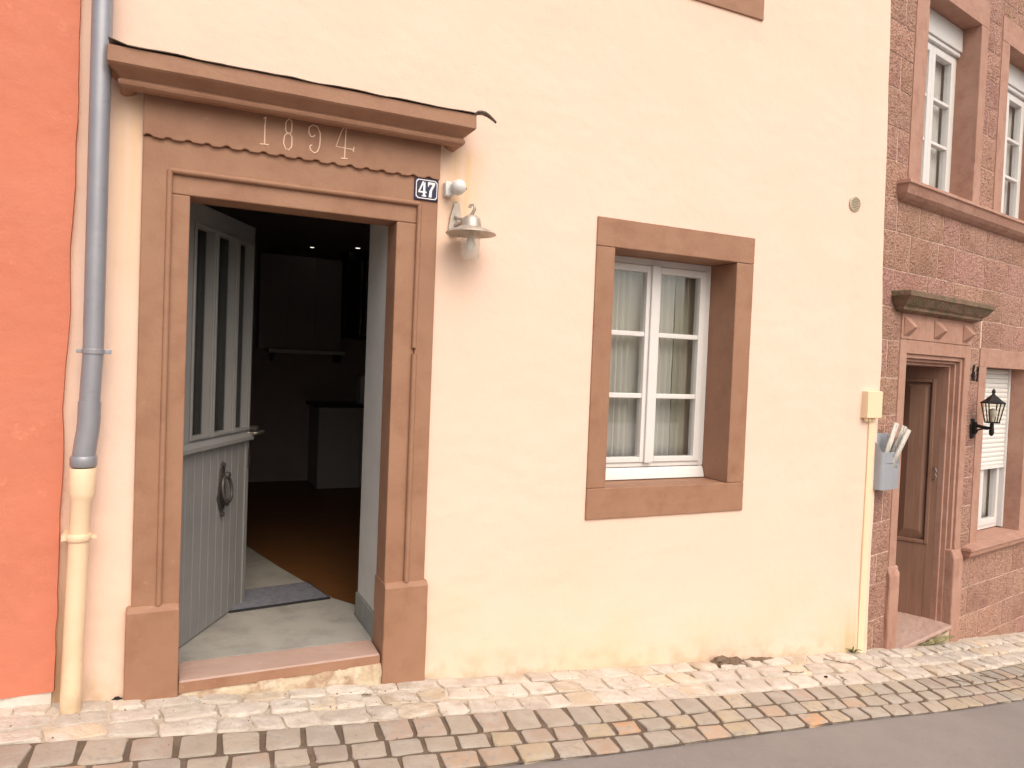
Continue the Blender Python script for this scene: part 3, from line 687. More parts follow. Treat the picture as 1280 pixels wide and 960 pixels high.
# ------------------------------------------------------------------ things on the yellow wall
def poly_mesh(name, polys, y, th, M, par, z=0):
    mb = MB()
    for p in polys: mb.prism(p, y, y+th, 'y')
    return mb.build(name, M, par)
SG = empty('house_number_sign', (1.222, -.022, 2.541), 0, 'navy enamel number plate reading 47 at the door corner', 'sign')
def notch(hx, hz, c, inner=False):
    return [(-hx+c,-hz),(hx-c,-hz),(hx,-hz+c),(hx,hz-c),(hx-c,hz),(-hx+c,hz),(-hx,hz-c),(-hx,-hz+c)]
q = MB(); q.box(-.067, .067, -.010, .0, -.058, .058); q.build('plate', M_navy, SG, bevel=.003)
q = MB(); o_ = notch(.060, .051, .012); i_ = notch(.0555, .0465, .011); n = 8
q.v = [(x, -.0115, z) for x, z in o_]+[(x, -.0115, z) for x, z in i_]+[(x, -.0095, z) for x, z in o_]+[(x, -.0095, z) for x, z in i_]
for k in range(n):
    j = (k+1) % n; q.face([k, j, n+j, n+k]); q.face([k, 2*n+k, 2*n+j, j]); q.face([n+k, n+j, 3*n+j, 3*n+k])
q.build('border', M_enamel, SG)
four = [[(-.046,-.012),(-.046,-.020),(-.0005,-.020),(-.0005,-.012)], [(-.046,-.012),(-.024,.040),(-.014,.040),(-.037,-.012)],
        [(-.020,-.034),(-.008,-.034),(-.008,.040),(-.020,.026)], [(-.026,-.040),(-.002,-.040),(-.002,-.033),(-.026,-.033)]]
seven = [[(.006,.040),(.046,.040),(.046,.028),(.006,.028)], [(.006,.016),(.011,.016),(.014,.028),(.006,.028)], [(.032,.028),(.046,.028),(.030,-.004),(.028,-.040),(.012,-.040),(.016,-.006)]]
for nm, pp in (('numeral', four), ('numeral', seven)):
    q = MB()
    for k, p in enumerate(pp): q.prism(p, -.0122-.0003*k, -.0095, 'y')
    q.build(nm, M_enamel, SG)

SN = empty('motion_sensor', (1.352, 0, 2.56), 0, 'small white motion sensor with a ball head above the wall lamp', 'sensor')
q = MB(); q.prism([(-.026, -.040), (.022, -.036), (.026, .03), (-.02, .042), (-.03, .03)], -.050, .002, 'y'); q.build('mount', M_plasticwhite, SN, bevel=.006)
q = MB(); q.lathe([(.0, -.042), (.018, -.038), (.031, -.026), (.040, -.006), (.040, .012), (.031, .030), (.016, .040), (0, .042)], (.030, -.095, .004), 24, 'y'); HDs = q.build('ball_head', M_plasticwhite, SN, smooth=True)
q = MB(); q.lathe([(.033, 0), (.0415, .004), (.0415, .010), (.033, .014)], (.030, -.085, .004), 24, 'y'); q.build('seam_ring', M_plastictint, SN, smooth=True)
q = MB(); q.lathe([(0, -.006), (.006, -.003), (.006, .006)], (.070, -.094, .0), 10, 'y'); q.build('knob', M_iron, SN, smooth=True)
q = MB(); q.tube([(.0, -.05, .0), (.03, -.075, .003)], .014, 10); q.build('neck', M_plasticwhite, SN, smooth=True)

LX, LY, LZ = 1.440, -.150, 2.318
LP = empty('wall_lamp', (LX, 0, LZ), 0, 'galvanised wall lamp with a wide tin shade and clear glass jar beside the doorway', 'wall lamp')
q = MB(); q.prism([(-.075, .0), (-.03, -.005), (-.012, .035), (-.010, .10), (-.018, .16), (-.035, .192), (-.055, .16), (-.072, .10), (-.08, .04)], -.020, .001, 'y'); q.build('wall_plate', M_lampmetal, LP, bevel=.006, seg=3)
q = MB(); q.prism([(-.012, .02), (-.012, .10), (-.05, .185), (-.06, .10)], -.018, -.10*0-.012, 'y')
q.tube([(-.04, -.02, .055), (-.03, -.06, .06), (-.015, -.11, .075), (0, -.15, .095), (.012, -.165, .125), (.006, -.16, .150), (-.010, -.155, .145), (-.012, -.15, .130)], [.012, .011, .010, .010, .009, .008, .008, .010], 10)
q.tube([(-.045, -.02, .10), (-.03, -.055, .085), (-.01, -.095, .082), (.005, -.13, .09)], [.009, .008, .007, .007], 8)
q.build('arm', M_lampmetal, LP, smooth=True)
q = MB(); q.lathe([(.010, .095), (.030, .090), (.047, .072), (.053, .045), (.056, .030), (.090, .018), (.122, .006), (.134, -.004), (.136, -.008), (.130, -.006), (.09, .008), (.052, .020), (.05, .02), (.0, .06)], (0, LY, 0), 40); q.build('shade', M_lampmetal, LP, smooth=True)
q = MB(); q.lathe([(.049, .020), (.051, -.03), (.050, -.10), (.046, -.125), (.034, -.138), (.0, -.142)], (0, LY, 0), 32); q.build('glass_jar', M_jar, LP, smooth=True)
q = MB(); q.lathe([(.0, .02), (.012, .02), (.014, -.02), (.026, -.055), (.028, -.075), (.018, -.098), (0, -.104)], (0, LY, 0), 20); q.build('bulb', M_bulb, LP, smooth=True)

VN = empty('vent_grille', (4.491, 0, 2.89), 0, 'small round beige vent grille high on the cream wall', 'vent')
q = MB(); q.lathe([(.056, 0), (.056, -.010), (.046, -.014), (.046, -.006), (0, -.006)], (0, 0, 0), 28, 'y'); q.build('rim', M_vent, VN, smooth=True)
q = MB()
for i in range(7):
    z = -.036+.012*i; h = math.sqrt(max(0, .045**2-z*z)); q.box(-h, h, -.014, -.005, z-.0025, z+.0025)
q.build('slats', M_vent, VN)
BX = empty('junction_box', (4.715, 0, 1.43), 0, 'cream cable junction box at the right edge of the cream wall', 'junction box')
q = MB(); q.box(-.075, .085, -.075, .0, -.10, .10); q.build('case', M_boxcream, BX, bevel=.006)
q = MB(); q.box(-.073, .083, -.081, -.0755, -.098, .098); q.build('lid', M_boxcream, BX, bevel=.004)
q = MB()
for x in (-.04, -.005, .03): q.tube([(x, -.045, -.098), (x, -.045, -.125)], .014, 10)
q.build('cable_gland', M_boxcream, BX, smooth=True)
CD = MB(); CD.box(4.722, 4.785, -.040, .004, -.47, 1.305)
tag(CD.build('cable_trunking', M_boxcream, None, bevel=.004), 'cream painted cable trunking running down from the junction box to the pavement', 'trunking')

# ------------------------------------------------------------------ things inside the doorway
q = empty('doormat', (.62, 1.06, .048), R(0), 'blue grey doormat with black rubber edge on the doorway floor', 'doormat')
z_ = .006
mm_ = [(.36, .865), (.985, .945), (.905, 1.33), (.28, 1.25)]
loc = lambda P: [(x-.62, y-1.06) for x, y in P]
b_ = MB(); b_.prism(loc(mm_), .0, .008, 'z')
for k in range(46):                                  # little rubber nubs along the front edge
    t = (k+.5)/46; x = mm_[0][0]+(mm_[1][0]-mm_[0][0])*t-.62; y = mm_[0][1]+(mm_[1][1]-mm_[0][1])*t-1.06; b_.box(x-.004, x+.004, y-.008, y+.004, 0, .010)
b_.build('rubber_border', M_mat2, q)
cx_, cy_ = sum(p[0] for p in mm_)/4, sum(p[1] for p in mm_)/4
b_ = MB(); b_.prism(loc([(cx_+(x-cx_)*.955, cy_+(y-cy_)*.90) for x, y in mm_]), .0085, .013, 'z'); b_.build('pile', M_mat1, q)
def cab(name, x0, x1, y0, y1, z0, z1, M, label, cat, doors=1, handle=None, mh=M_steel):
    e = empty(name, ((x0+x1)/2, (y0+y1)/2, z0), 0, label, cat); ox, oy, oz = e.location
    c = MB(); c.box(x0-ox, x1-ox, y0-oy+.02, y1-oy, 0, z1-z0); c.build('carcass', M, e, bevel=.003)
    for k in range(doors):
        a = x0+(x1-x0)*k/doors; b = x0+(x1-x0)*(k+1)/doors
        d_ = MB(); d_.box(a-ox+.003, b-ox-.003, y0-oy, y0-oy+.018, .004, z1-z0-.004); dd = d_.build('cabinet_door', M, e, bevel=.002)
        if handle:
            for xh in handle: h = MB(); h.box(xh[0]-ox, xh[1]-ox, y0-oy-.022, y0-oy-.002, xh[2]-z0, xh[3]-z0); h.build('handle', mh, dd, bevel=.002)
            handle = None
    return e
cab('tall_cabinet', .95, 1.93, 5.40, 5.68, 1.70, 2.84, M_cabgrey, 'dull grey cabinet fronts above the pale shelf deep inside the kitchen', 'cabinet', 3)
cab('wall_cabinet', 1.94, 2.60, 5.15, 5.68, 1.86, 2.93, M_cabdark, 'dark glossy kitchen wall cabinet with long steel handles', 'cabinet', 1, [(2.10, 2.122, 1.90, 2.82), (2.165, 2.175, 1.90, 2.82)])
e = empty('shelf', (1.51, 5.36, 1.674), 0, 'long pale shelf edge inside the dark kitchen', 'shelf')
b_ = MB(); b_.box(-.45, .45, -.1, .32, -.022, .022); b_.build('board', M_plasterwhite, e, bevel=.003)
for p in (-.4, .38): b_ = MB(); b_.box(p, p+.02, -.06, .31, -.12, -.022); b_.build('bracket', M_cabdark, e)
e = cab('base_cabinet', 1.62, 2.62, 5.0, 5.66, .04, 1.02, M_cabgrey, 'low kitchen cabinet with a dark worktop at the right of the dark room', 'cabinet', 2)
b_ = MB(); b_.box(-.55, .51, -.36, .32, .982, 1.02); b_.build('worktop', M_cabdark, e, bevel=.004)
e = empty('storage_box', (2.24, 5.25, 1.062), 0, 'small pale box standing on the kitchen worktop', 'box')
b_ = MB(); b_.box(-.1, .2, -.1, .1, 0, .34); b_.build('tub', M_plasterwhite, e, bevel=.01); b_ = MB(); b_.box(-.105, .205, -.105, .105, .3405, .37); b_.build('lid', M_cabgrey, e, bevel=.006)
for k, (x, y) in enumerate(((2.0, 4.93), (1.52, 5.25))):
    e = empty('ceiling_spotlight', (x, y, 2.948), 0, ['lit recessed ceiling spotlight nearest the kitchen wall cabinet', 'dimmer recessed ceiling spotlight above the grey cabinet fronts'][k], 'spotlight', 'recessed spots in the kitchen ceiling')
    b_ = MB(); b_.lathe([(.042, 0), (.044, -.006), (.034, -.010), (.032, -.004)], (0, 0, 0), 20); e.scale = (.75, .75, 1) if k else (.9, .9, 1); b_.build('ring', M_steel, e, smooth=True)
    b_ = MB(); b_.lathe([(0, -.012), (.030, -.012), (.030, -.002)], (0, 0, 0), 16); b_.build('lens', M_spot, e)

# ------------------------------------------------------------------ stone house on the right (local: x along its front, y into it)
BO = (4.80, .034, 0)
ST = empty('house', BO, ANG, 'red sandstone block house with white windows and a panelled brown doorway', 'house')
BW = ST.matrix_basis.copy() if False else Matrix.Translation(BO) @ Matrix.Rotation(ANG, 4, 'Z')
U1, U2, LW = (.60, 1.557, 3.20, 4.74), (2.17, 3.13, 3.20, 4.74), (2.05, 3.04, .15, 1.77)
SUR_R = [(.40, 1.70, 3.17, 4.96), (2.0, 3.30, 3.17, 4.96), (1.90, 3.22, .12, 1.94)]
DH_ = (.42, 1.70, -1.4, 2.16)
more = [(3.74, 4.70, 3.20, 4.74), (3.9, 4.9, .15, 1.77)]
holesB = [DH_]+SUR_R
wall_grid(-.15, 9, -1.9, 6.6, holesB, .0025, .5, .5).build('wall', M_mortar, ST)
sb = MB()
def block(a, b, c, d):
    if b-a < .03 or d-c < .02: return
    g = .0055; a += .009; b -= .009; c += g; d -= g
    tn = random.uniform(.80, 1.14); tint = (tn, tn*random.uniform(.94, 1.08), tn*random.uniform(.92, 1.10)); pr = random.uniform(-.004, .004)
    n1, n2 = max(2, int((b-a)/.06)), max(2, int((d-c)/.06))
    base = len(sb.v)
    for j in range(n2+1):
        for i in range(n1+1):
            x, z = a+(b-a)*i/n1, c+(d-c)*j/n2
            ed = i in (0, n1) or j in (0, n2)
            wob = .004*noise.noise((x*11, z*11, 6))
            y = (-.002 if ed else -.010+pr+.009*noise.noise((x*8, z*8, 1)))
            sb.v.append((x+(wob if i in (0, n1) else 0), y, z+(.010*noise.noise((x*2.5, z*.8, 9)) + (wob if j in (0, n2) else 0))))
    for j in range(n2):
        for i in range(n1):
            k = base+j*(n1+1)+i; sb.face([k, k+1, k+n1+2, k+n1+1], 0, tint)
    # skirt back to the mortar
    ring = [base+i for i in range(n1+1)]+[base+j*(n1+1)+n1 for j in range(1, n2+1)]+[base+n2*(n1+1)+i for i in range(n1-1, -1, -1)]+[base+j*(n1+1) for j in range(n2-1, 0, -1)]
    b2 = len(sb.v)
    for k in ring: v = sb.v[k]; sb.v.append((v[0], .018, v[2]))
    L = len(ring)
    for k in range(L): sb.face([ring[k], b2+k, b2+(k+1) % L, ring[(k+1) % L]], 0, tint)
zc = -1.3; rowi = 0
cutB = [(h[0], h[1], h[2], h[3]) for h in holesB]
while zc < 6:
    h_ = random.uniform(.235, .30)
    x = -.062; first = True
    while x < 7.5:
        w_ = (random.uniform(.26, .36) if rowi % 2 else random.uniform(.50, .58)) if first else random.uniform(.30, .62)
        first = False
        for r_ in subtract((x, x+w_, zc, zc+h_), cutB): block(*r_)
        x += w_
    zc += h_; rowi += 1
sb.build('stone_blocks', M_stone, ST, smooth=True)

def stone_window(hole, sur, shutter=None, box_h=.0, rows=3):
    a, b, c, d = hole; A, B_, C_, D_ = sur
    e = bpy.data.objects.new('window', None); COL.objects.link(e); e.parent = ST; e.location = ((a+b)/2, 0, c); e.empty_display_size = .1
    off = Vector(e.location)
    def bld(mb, name, M, **k):
        mb.v = [tuple(Vector(v)-off) for v in mb.v]; return mb.build(name, M, e, **k)
    s = MB()
    s.box(A, a, -.008, .30, C_, d); s.box(b, B_, -.008, .30, C_, d); s.box(A, B_, -.010, .30, d, D_); s.box(a, b, -.006, .30, C_, c)
    # chamfer stop on the right reveal
    s.box(b-.001, b+.004, -.0105, .012, c+.35, d-.02)
    worn(bld(s, 'stone_surround', M_smooth, bevel=.008, seg=2), .006)
    yf = .185; zt = d-box_h
    f_ = MB(); F = .06
    f_.box(a, a+F, yf, yf+.07, c+.01, zt); f_.box(b-F, b, yf, yf+.07, c+.01, zt); f_.box(a+F, b-F, yf, yf+.07, zt-F, zt); f_.box(a+F, b-F, yf, yf+.07, c+.01, c+.05)
    bld(f_, 'frame', M_white, bevel=.004)
    if box_h:
        k = MB(); k.box(a, b, yf-.045, yf+.07, zt+.002, d-.001); k.box(a, b, yf-.03, yf-.002, zt-.035, zt); bld(k, 'shutter_box', M_white, bevel=.006)
    xm = (a+b)/2; zb, z2 = c+.052, zt-F-.002
    for (p, q_) in ((a+F+.002, xm-.001), (xm+.001, b-F-.002)):
        S = .056; h = MB(); y0_ = yf-.014
        h.box(p, p+S, y0_, yf+.05, zb, z2); h.box(q_-S, q_, y0_, yf+.05, zb, z2); h.box(p+S, q_-S, y0_, yf+.05, zb, zb+S); h.box(p+S, q_-S, y0_, yf+.05, z2-S, z2)
        for r_ in range(1, rows): zz = zb+S+(z2-zb-2*S)*r_/rows; h.box(p+S, q_-S, y0_+.006, yf+.04, zz-.014, zz+.014)
        bld(h, 'sash', M_white, bevel=.005)
        g = MB(); g.box(p+S-.004, q_-S+.004, yf+.015, yf+.02, zb+S-.004, z2-S+.004); bld(g, 'pane', M_glassb)
    if shutter is not None:
        k = MB(); z = d-.01; i = 0
        while z > shutter:
            zz = max(z-.046, shutter); k.prism([(yf-.032, zz+.002), (yf-.022, zz+.002), (yf-.022, z-.001), (yf-.030, z-.001), (yf-.036, (z+zz)/2)], a+.034, b-.034, 'x'); z = zz
        k.box(a+.034, b-.034, yf-.040, yf-.020, shutter-.028, shutter); bld(k, 'roller_shutter', M_shutter, bevel=.0015)
        for p in (a+.001, b-.033): g = MB(); g.box(p, p+.032, yf-.05, yf-.002, c+.012, d-.001); bld(g, 'shutter_rail', M_white, bevel=.003)
    rs = MB(); rs.box(a-.1, b+.1, 1.4, 1.45, c-.2, d+.2); rs.box(a-.15, a-.1, .5, 1.45, c-.2, d+.2); rs.box(b+.1, b+.15, .5, 1.45, c-.2, d+.2); rs.box(a-.1, b+.1, .5, 1.4, c-.25, c-.2); rs.box(a-.1, b+.1, .5, 1.4, d+.2, d+.25)
    bld(rs, 'room_shell', M_roomwall); rl = MB()
    for (p, q_, r_, t) in subtract((a-.1, b+.1, c-.2, d+.2), [(a+.01, b-.01, c+.01, d-.01)]): rl.box(p, q_, .304, .498, r_, t)
    bld(rl, 'inner_reveal', M_plasterwhite)
stone_window(U1, SUR_R[0], None, .20)
stone_window(U2, SUR_R[1], None, .20)
stone_window(LW, SUR_R[2], .80, 0, 1)
for k, (x0, x1, z0, z1, lab) in enumerate(((.62, 1.54, 3.24, 4.6, 'pale pleated curtain behind the upper stone house window nearest the cream wall'),
                                          (2.19, 3.1, 3.24, 4.6, 'pale pleated curtain behind the upper stone house window at the picture edge'),
                                          (2.08, 3.0, .2, 1.7, 'pale curtain below the half closed roller shutter'))):
    curtain('curtain', x0, x1, .266, z0, z1, M_curtain, lab, 13, .008, 20+k, 'curtain', BW, 'curtains in the stone house')
sl_ = MB(); cornice(sl_, .30, 3.45, [(0, 3.168), (.105, 3.150), (.110, 3.125), (.095, 3.115), (.085, 3.085), (.075, 3.055), (.050, 3.03), (.020, 3.012), (0, 3.004)], .75, -.004, 40)
worn(sl_.build('upper_sill', M_smooth, ST), .007, 2)
sl_ = MB(); cornice(sl_, 1.80, 3.35, [(0, .148), (.085, .130), (.090, .108), (.075, .095), (.070, .06), (.040, .032), (0, .02)], .75, -.004, 20)
worn(sl_.build('lower_sill', M_smooth, ST), .008, 2)

# doorway of the stone house
dj = MB()
steps = [(0.0, .11, -.008, .05), (.11, .145, .012, .09), (.145, .17, .045, .16), (.17, .195, .08, .22)]
for (i0, i1, y0_, y1_) in steps:
    dj.box(.42+i0, .42+i1, y0_, y1_+.1, -.9, 1.945-i0-.0); dj.box(1.70-i1, 1.70-i0, y0_, y1_+.1, -.9, 1.945-i0)
    dj.box(.42+i1, 1.70-i1, y0_, y1_+.1, 1.945-i1, 1.945-i0)
dj.build('door_frame', M_smooth, ST, bevel=.005)
dp_ = MB()
def plB(a, b, tip):
    dp_.add([(a,-.036,-1.0),(b,-.036,-1.0),(b,.34,-1.0),(a,.34,-1.0),(a,-.036,.055),(b,-.036,.055),(b,.34,.13),(a,.34,.13),(a,-.010,.13),(b,-.010,.13)],
            [(3,2,1,0),(0,1,5,4),(1,2,6,9,5),(2,3,7,6),(3,0,4,8,7),(4,5,9,8),(8,9,6,7)])
plB(.405, .555, 0); worn(dp_.build('plinth', M_smooth, ST, bevel=.014, seg=3), .016); dp_ = MB()
plB(1.535, 1.715, 0); worn(dp_.build('plinth', M_smooth, ST, bevel=.014, seg=3), .010)
fz = MB(); fz.box(.42, 1.70, -.012, .3, 1.947, 2.16)
FZ = fz.build('frieze', M_smooth, ST, bevel=.004)
for k, x in enumerate((.50, 1.02, 1.56)):            # pointed diamond bosses
    q = MB(); h, wd = .078, (.055 if k != 1 else .06); zc_ = 2.05; pk = .075
    q.add([(x-wd,-.0125,zc_-h),(x+wd,-.0125,zc_-h),(x+wd,-.0125,zc_+h),(x-wd,-.0125,zc_+h),(x-wd*.25,-.0125-pk,zc_-.01),(x+wd*.5,-.0125-pk*.95,zc_-.01)],
          [(0,1,5,4),(1,2,5),(2,3,4,5),(3,0,4),(3,2,1,0)])
    q.build('boss', M_smooth, FZ, bevel=.006)
hc = MB(); cornice(hc, .36, 1.66, [(0, 2.322), (.135, 2.312), (.150, 2.302), (.150, 2.268), (.135, 2.258), (.118, 2.235), (.095, 2.205), (.075, 2.190), (.072, 2.170), (.045, 2.158), (0.0, 2.150)], .85, -.004, 24)
worn(hc.build('hood_cornice', M_hood, ST), .010, 3)
# half of a double door, swung inwards and hinged on the right
ldir = Vector((-.34, .94)).normalized(); ldoor = bpy.data.objects.new('door', None); COL.objects.link(ldoor); ldoor.parent = ST
ldoor.location = (1.515, .10, -.53); ldoor.rotation_euler = (0, 0, math.atan2(ldir.y, ldir.x)); ldoor.empty_display_size = .1
LWD, LH = .41, 2.29                                  # leaf runs along local +x, outer face is local +y
lb = MB(); P = (.10, LWD-.07, .70, LH-.14)
for (a, b, c, d) in subtract((0, LWD, 0, LH), [P]): lb.box(a, b, -.05, 0, c, d)
lb.box(P[0]-.01, P[1]+.01, -.035, -.025, P[2]-.01, P[3]+.01)
LB = lb.build('leaf', M_oak, ldoor, bevel=.004)
rp = MB(); a, b, c, d = P; i_ = .06
rp.v = [(a+.004,-.025,c+.004),(b-.004,-.025,c+.004),(b-.004,-.025,d-.004),(a+.004,-.025,d-.004),(a+i_,.002,c+i_*1.6),(b-i_,.002,c+i_*1.6),(b-i_,.002,d-i_),(a+i_,.002,d-i_)]
for f in ((4,5,6,7),(0,1,5,4),(1,2,6,5),(2,3,7,6),(3,0,4,7)): rp.face(list(f))
rp.build('raised_panel', M_oak, ldoor)
mp_ = MB()
for (p, q_, r_, t) in ((a-.02, a+.012, c-.02, d+.02), (b-.012, b+.02, c-.02, d+.02), (a+.012, b-.012, c-.02, c+.012), (a+.012, b-.012, d-.012, d+.02)): mp_.box(p, q_, -.01, .013, r_, t)
mp_.build('panel_moulding', M_oak, ldoor, bevel=.006)
hn = MB(); hn.tube([(.06, .004, 1.375), (.05, .03, 1.37), (.04, .034, 1.345), (.052, .03, 1.325), (.04, .034, 1.30), (.05, .03, 1.275), (.062, .004, 1.27)], .006, 8); hn.build('handle', M_steel, ldoor, smooth=True)
sp = MB(); sp.add([(.555,-.055,-.585),(1.53,-.050,-.560),(1.53,.6,-.535),(.555,.6,-.535),(.555,-.055,-.548),(1.53,-.050,-.526),(1.53,.6,-.50),(.555,.6,-.50)], [(3,2,1,0),(4,5,6,7),(0,1,5,4),(1,2,6,5),(2,3,7,6),(3,0,4,7)])
worn(sp.build('doorstep', M_sill, ST, bevel=.010, seg=3), .012, 5)
su = MB(); su.box(.556, 1.54, -.025, .5, -1.0, -.588); su.build('step_base', M_mortarbase, ST)
hl = MB(); hl.box(.3, .36, .32, 2.5, -.8, 2.2); hl.box(1.76, 1.82, .50, 2.5, -.8, 2.2); hl.box(.3, 1.82, 2.5, 2.56, -.8, 2.2); hl.box(.3, 1.82, .302, 2.56, 2.2, 2.26); hl.box(.36, 1.76, .601, 2.5, -.6, -.54)
for (p, q_, r_, t) in subtract((.3, 1.82, -.8, 2.2), [(.6, 1.53, -.9, 1.76)]): hl.box(p, q_, .325, .36, r_, t)
hl.build('hall_wall', M_roomwall, ST)

# things on the stone house
def Bempty(name, loc, label, cat): 
    p = BW @ Vector(loc); return empty(name, p, ANG, label, cat)
LT = Bempty('wall_lantern', (1.80, 0, 1.21), 'black six sided wall lantern on a curved bracket beside the shuttered window', 'lantern')
q = MB(); q.prism([(-.035, -.09), (.035, -.09), (.05, .0), (.05, .03), (.03, .05), (.03, .085), (-.03, .085), (-.03, .05), (-.05, .03), (-.05, 0)], -.024, -.002, 'y')
q.prism([(-.018, -.05), (.018, -.05), (.018, .06), (-.018, .06)], -.05, -.02, 'y'); q.build('wall_plate', M_blackmetal, LT, bevel=.006)
q = MB(); q.tube([(0, -.03, .03), (0, -.09, .02), (0, -.17, .012)], [.017, .014, .013], 10); q.tube([(0, -.04, -.05), (0, -.06, -.012), (0, -.10, .004), (0, -.14, .006)], .007, 8)
q.tube([(0, -.17, -.055), (0, -.17, -.045), (0, -.17, -.02), (0, -.17, .02), (0, -.17, .07)], [.006, .016, .021, .017, .014], 12); q.build('arm', M_blackmetal, LT, smooth=True)
q = MB(); seg = 6; zb, zt, rb_, rt_ = .072, .232, .055, .088
q.lathe([(.0, zb-.012), (rb_+.006, zb-.012), (rb_+.006, zb), (0, zb)], (0, -.17, 0), 6); q.lathe([(0, zt), (rt_+.010, zt), (rt_+.010, zt+.010), (.07, zt+.028), (.035, zt+.062), (.016, zt+.078), (.010, zt+.090), (.016, zt+.102), (.012, zt+.120), (.0, zt+.136)], (0, -.17, 0), 6)
for k in range(6):
    a = 2*math.pi*k/6; q.tube([(rb_*math.cos(a), -.17+rb_*math.sin(a), zb), (rt_*math.cos(a), -.17+rt_*math.sin(a), zt)], .0055, 6)
q.build('cage', M_blackmetal, LT)
q = MB()
for k in range(6):
    a0, a1 = 2*math.pi*k/6, 2*math.pi*(k+1)/6
    q.add([(rb_*.97*math.cos(a0), -.17+rb_*.97*math.sin(a0), zb), (rb_*.97*math.cos(a1), -.17+rb_*.97*math.sin(a1), zb), (rt_*.97*math.cos(a1), -.17+rt_*.97*math.sin(a1), zt), (rt_*.97*math.cos(a0), -.17+rt_*.97*math.sin(a0), zt)], [(0,1,2,3)])
q.build('glass', M_lampglass, LT)
q = MB(); q.lathe([(.016, 0), (.018, .03), (.018, .035), (.030, .06), (.034, .082), (.024, .108), (0, .118)], (0, -.17, zb+.002), 16); q.build('bulb', M_bulb, LT, smooth=True)

NM = Bempty('house_number', (1.80, -.006, 1.71), 'black iron house number 49 on the stone strip beside the doorway', 'house number')
for dig in ([[(-.062, -.065), (-.04, .07)], [(-.075, -.015), (-.012, -.03)], [(-.028, .01), (-.032, -.075)]], [[(.058, .02), (.045, .055), (.026, .055), (.012, .02), (.022, -.01), (.045, -.006), (.058, .02)], [(.060, .045), (.052, -.03), (.036, -.078)]]):
    q = MB()
    for s_ in dig: q.tube([(x*.92, -.010, z) for x, z in s_], .0075, 8)
    q.build('numeral', M_blackmetal, NM, smooth=True)
dirt = 0
ML = Bempty('mailbox', (.135, -.012, .79), 'grey blue metal mailbox with an open top on the stone corner strip', 'mailbox')
def rr(x0, x1, y0, y1, r, n=6):
    out = []
    for (cx, cy, a0) in ((x1-r, y1-.004, 0), (x0+r, y1-.004, 90), (x0+r, y0+r, 180), (x1-r, y0+r, 270)):
        for k in range(n+1):
            a = R(a0+90*k/n); rr_ = r if cy < y1-.01 else .004
            out.append((cx+(r if True else 0)*math.cos(a) if rr_ == r else cx+math.copysign(r, math.cos(a)) if k in (0, n) else cx+r*math.cos(a), cy+rr_*math.sin(a)))
    return out
mbx = MB(); ol = rr(-.135, .135, -.118, 0, .035); n = len(ol); il = [(x*.965, (y+.059)*.94-.059) for x, y in ol]
def topz(y): return .285+.13*(max(0, y+.10)/.10)**.8
mbx.v = [(x, y, 0) for x, y in ol]+[(x, y, topz(y)) for x, y in ol]+[(x, y, topz(y)-.002) for x, y in il]+[(x, y, .02) for x, y in il]
for k in range(n):
    j = (k+1) % n; mbx.face([k, j, n+j, n+k]); mbx.face([n+k, n+j, 2*n+j, 2*n+k]); mbx.face([2*n+k, 2*n+j, 3*n+j, 3*n+k])
mbx.face(list(range(n-1, -1, -1))); mbx.face(list(range(3*n, 4*n)))
mbx.build('case', M_mail, ML, smooth=True)
q = MB(); q.box(-.085, .118, -.1215, -.1185, .20, .203); q.box(.02, .118, -.122, -.118, .225, .228); q.box(.0, .03, -.122, -.118, .252, .258); q.build('slot_trim', M_steel, ML)
q = MB(); q.lathe([(0, -.004), (.008, -.003), (.008, .001)], (.06, -.119, .17), 12, 'y'); q.build('lock', M_steel, ML, smooth=True)
for k, (bx, by, tx, ty, zt, r_) in enumerate(((-.055, -.045, .065, -.10, .50, .024), (.035, -.045, .17, -.11, .475, .026), (-.005, -.085, .125, -.165, .455, .022))):
    q = MB(); spir = []
    A = Vector((bx, by, .10)); Bv = Vector((tx, ty, zt)); d_ = (Bv-A).normalized(); s1 = d_.cross(Vector((0, 1, 0))).normalized(); s2 = d_.cross(s1)
    ns = 30
    for i in range(ns+1):
        a = i/ns*2*math.pi*2.3; rad = r_*(1-.55*i/ns)
        o2 = s1*math.cos(a)*rad*1.25+s2*math.sin(a)*rad*.8; q.v += [tuple(A+o2), tuple(Bv+o2)]
    for i in range(ns): q.face([2*i, 2*i+2, 2*i+3, 2*i+1])
    o = q.build('newspaper', M_paper, None, solid=.003, smooth=True); o.matrix_world = Matrix.Translation(BW @ Vector((.135, -.012, .79))) @ Matrix.Rotation(ANG, 4, 'Z')
    tag(o, ['rolled newspaper in the mailbox, the left one at the back', 'rolled newspaper in the mailbox, the right one', 'rolled newspaper in the mailbox, the thin one in front'][k], 'newspaper', 'newspapers stuck in the mailbox')

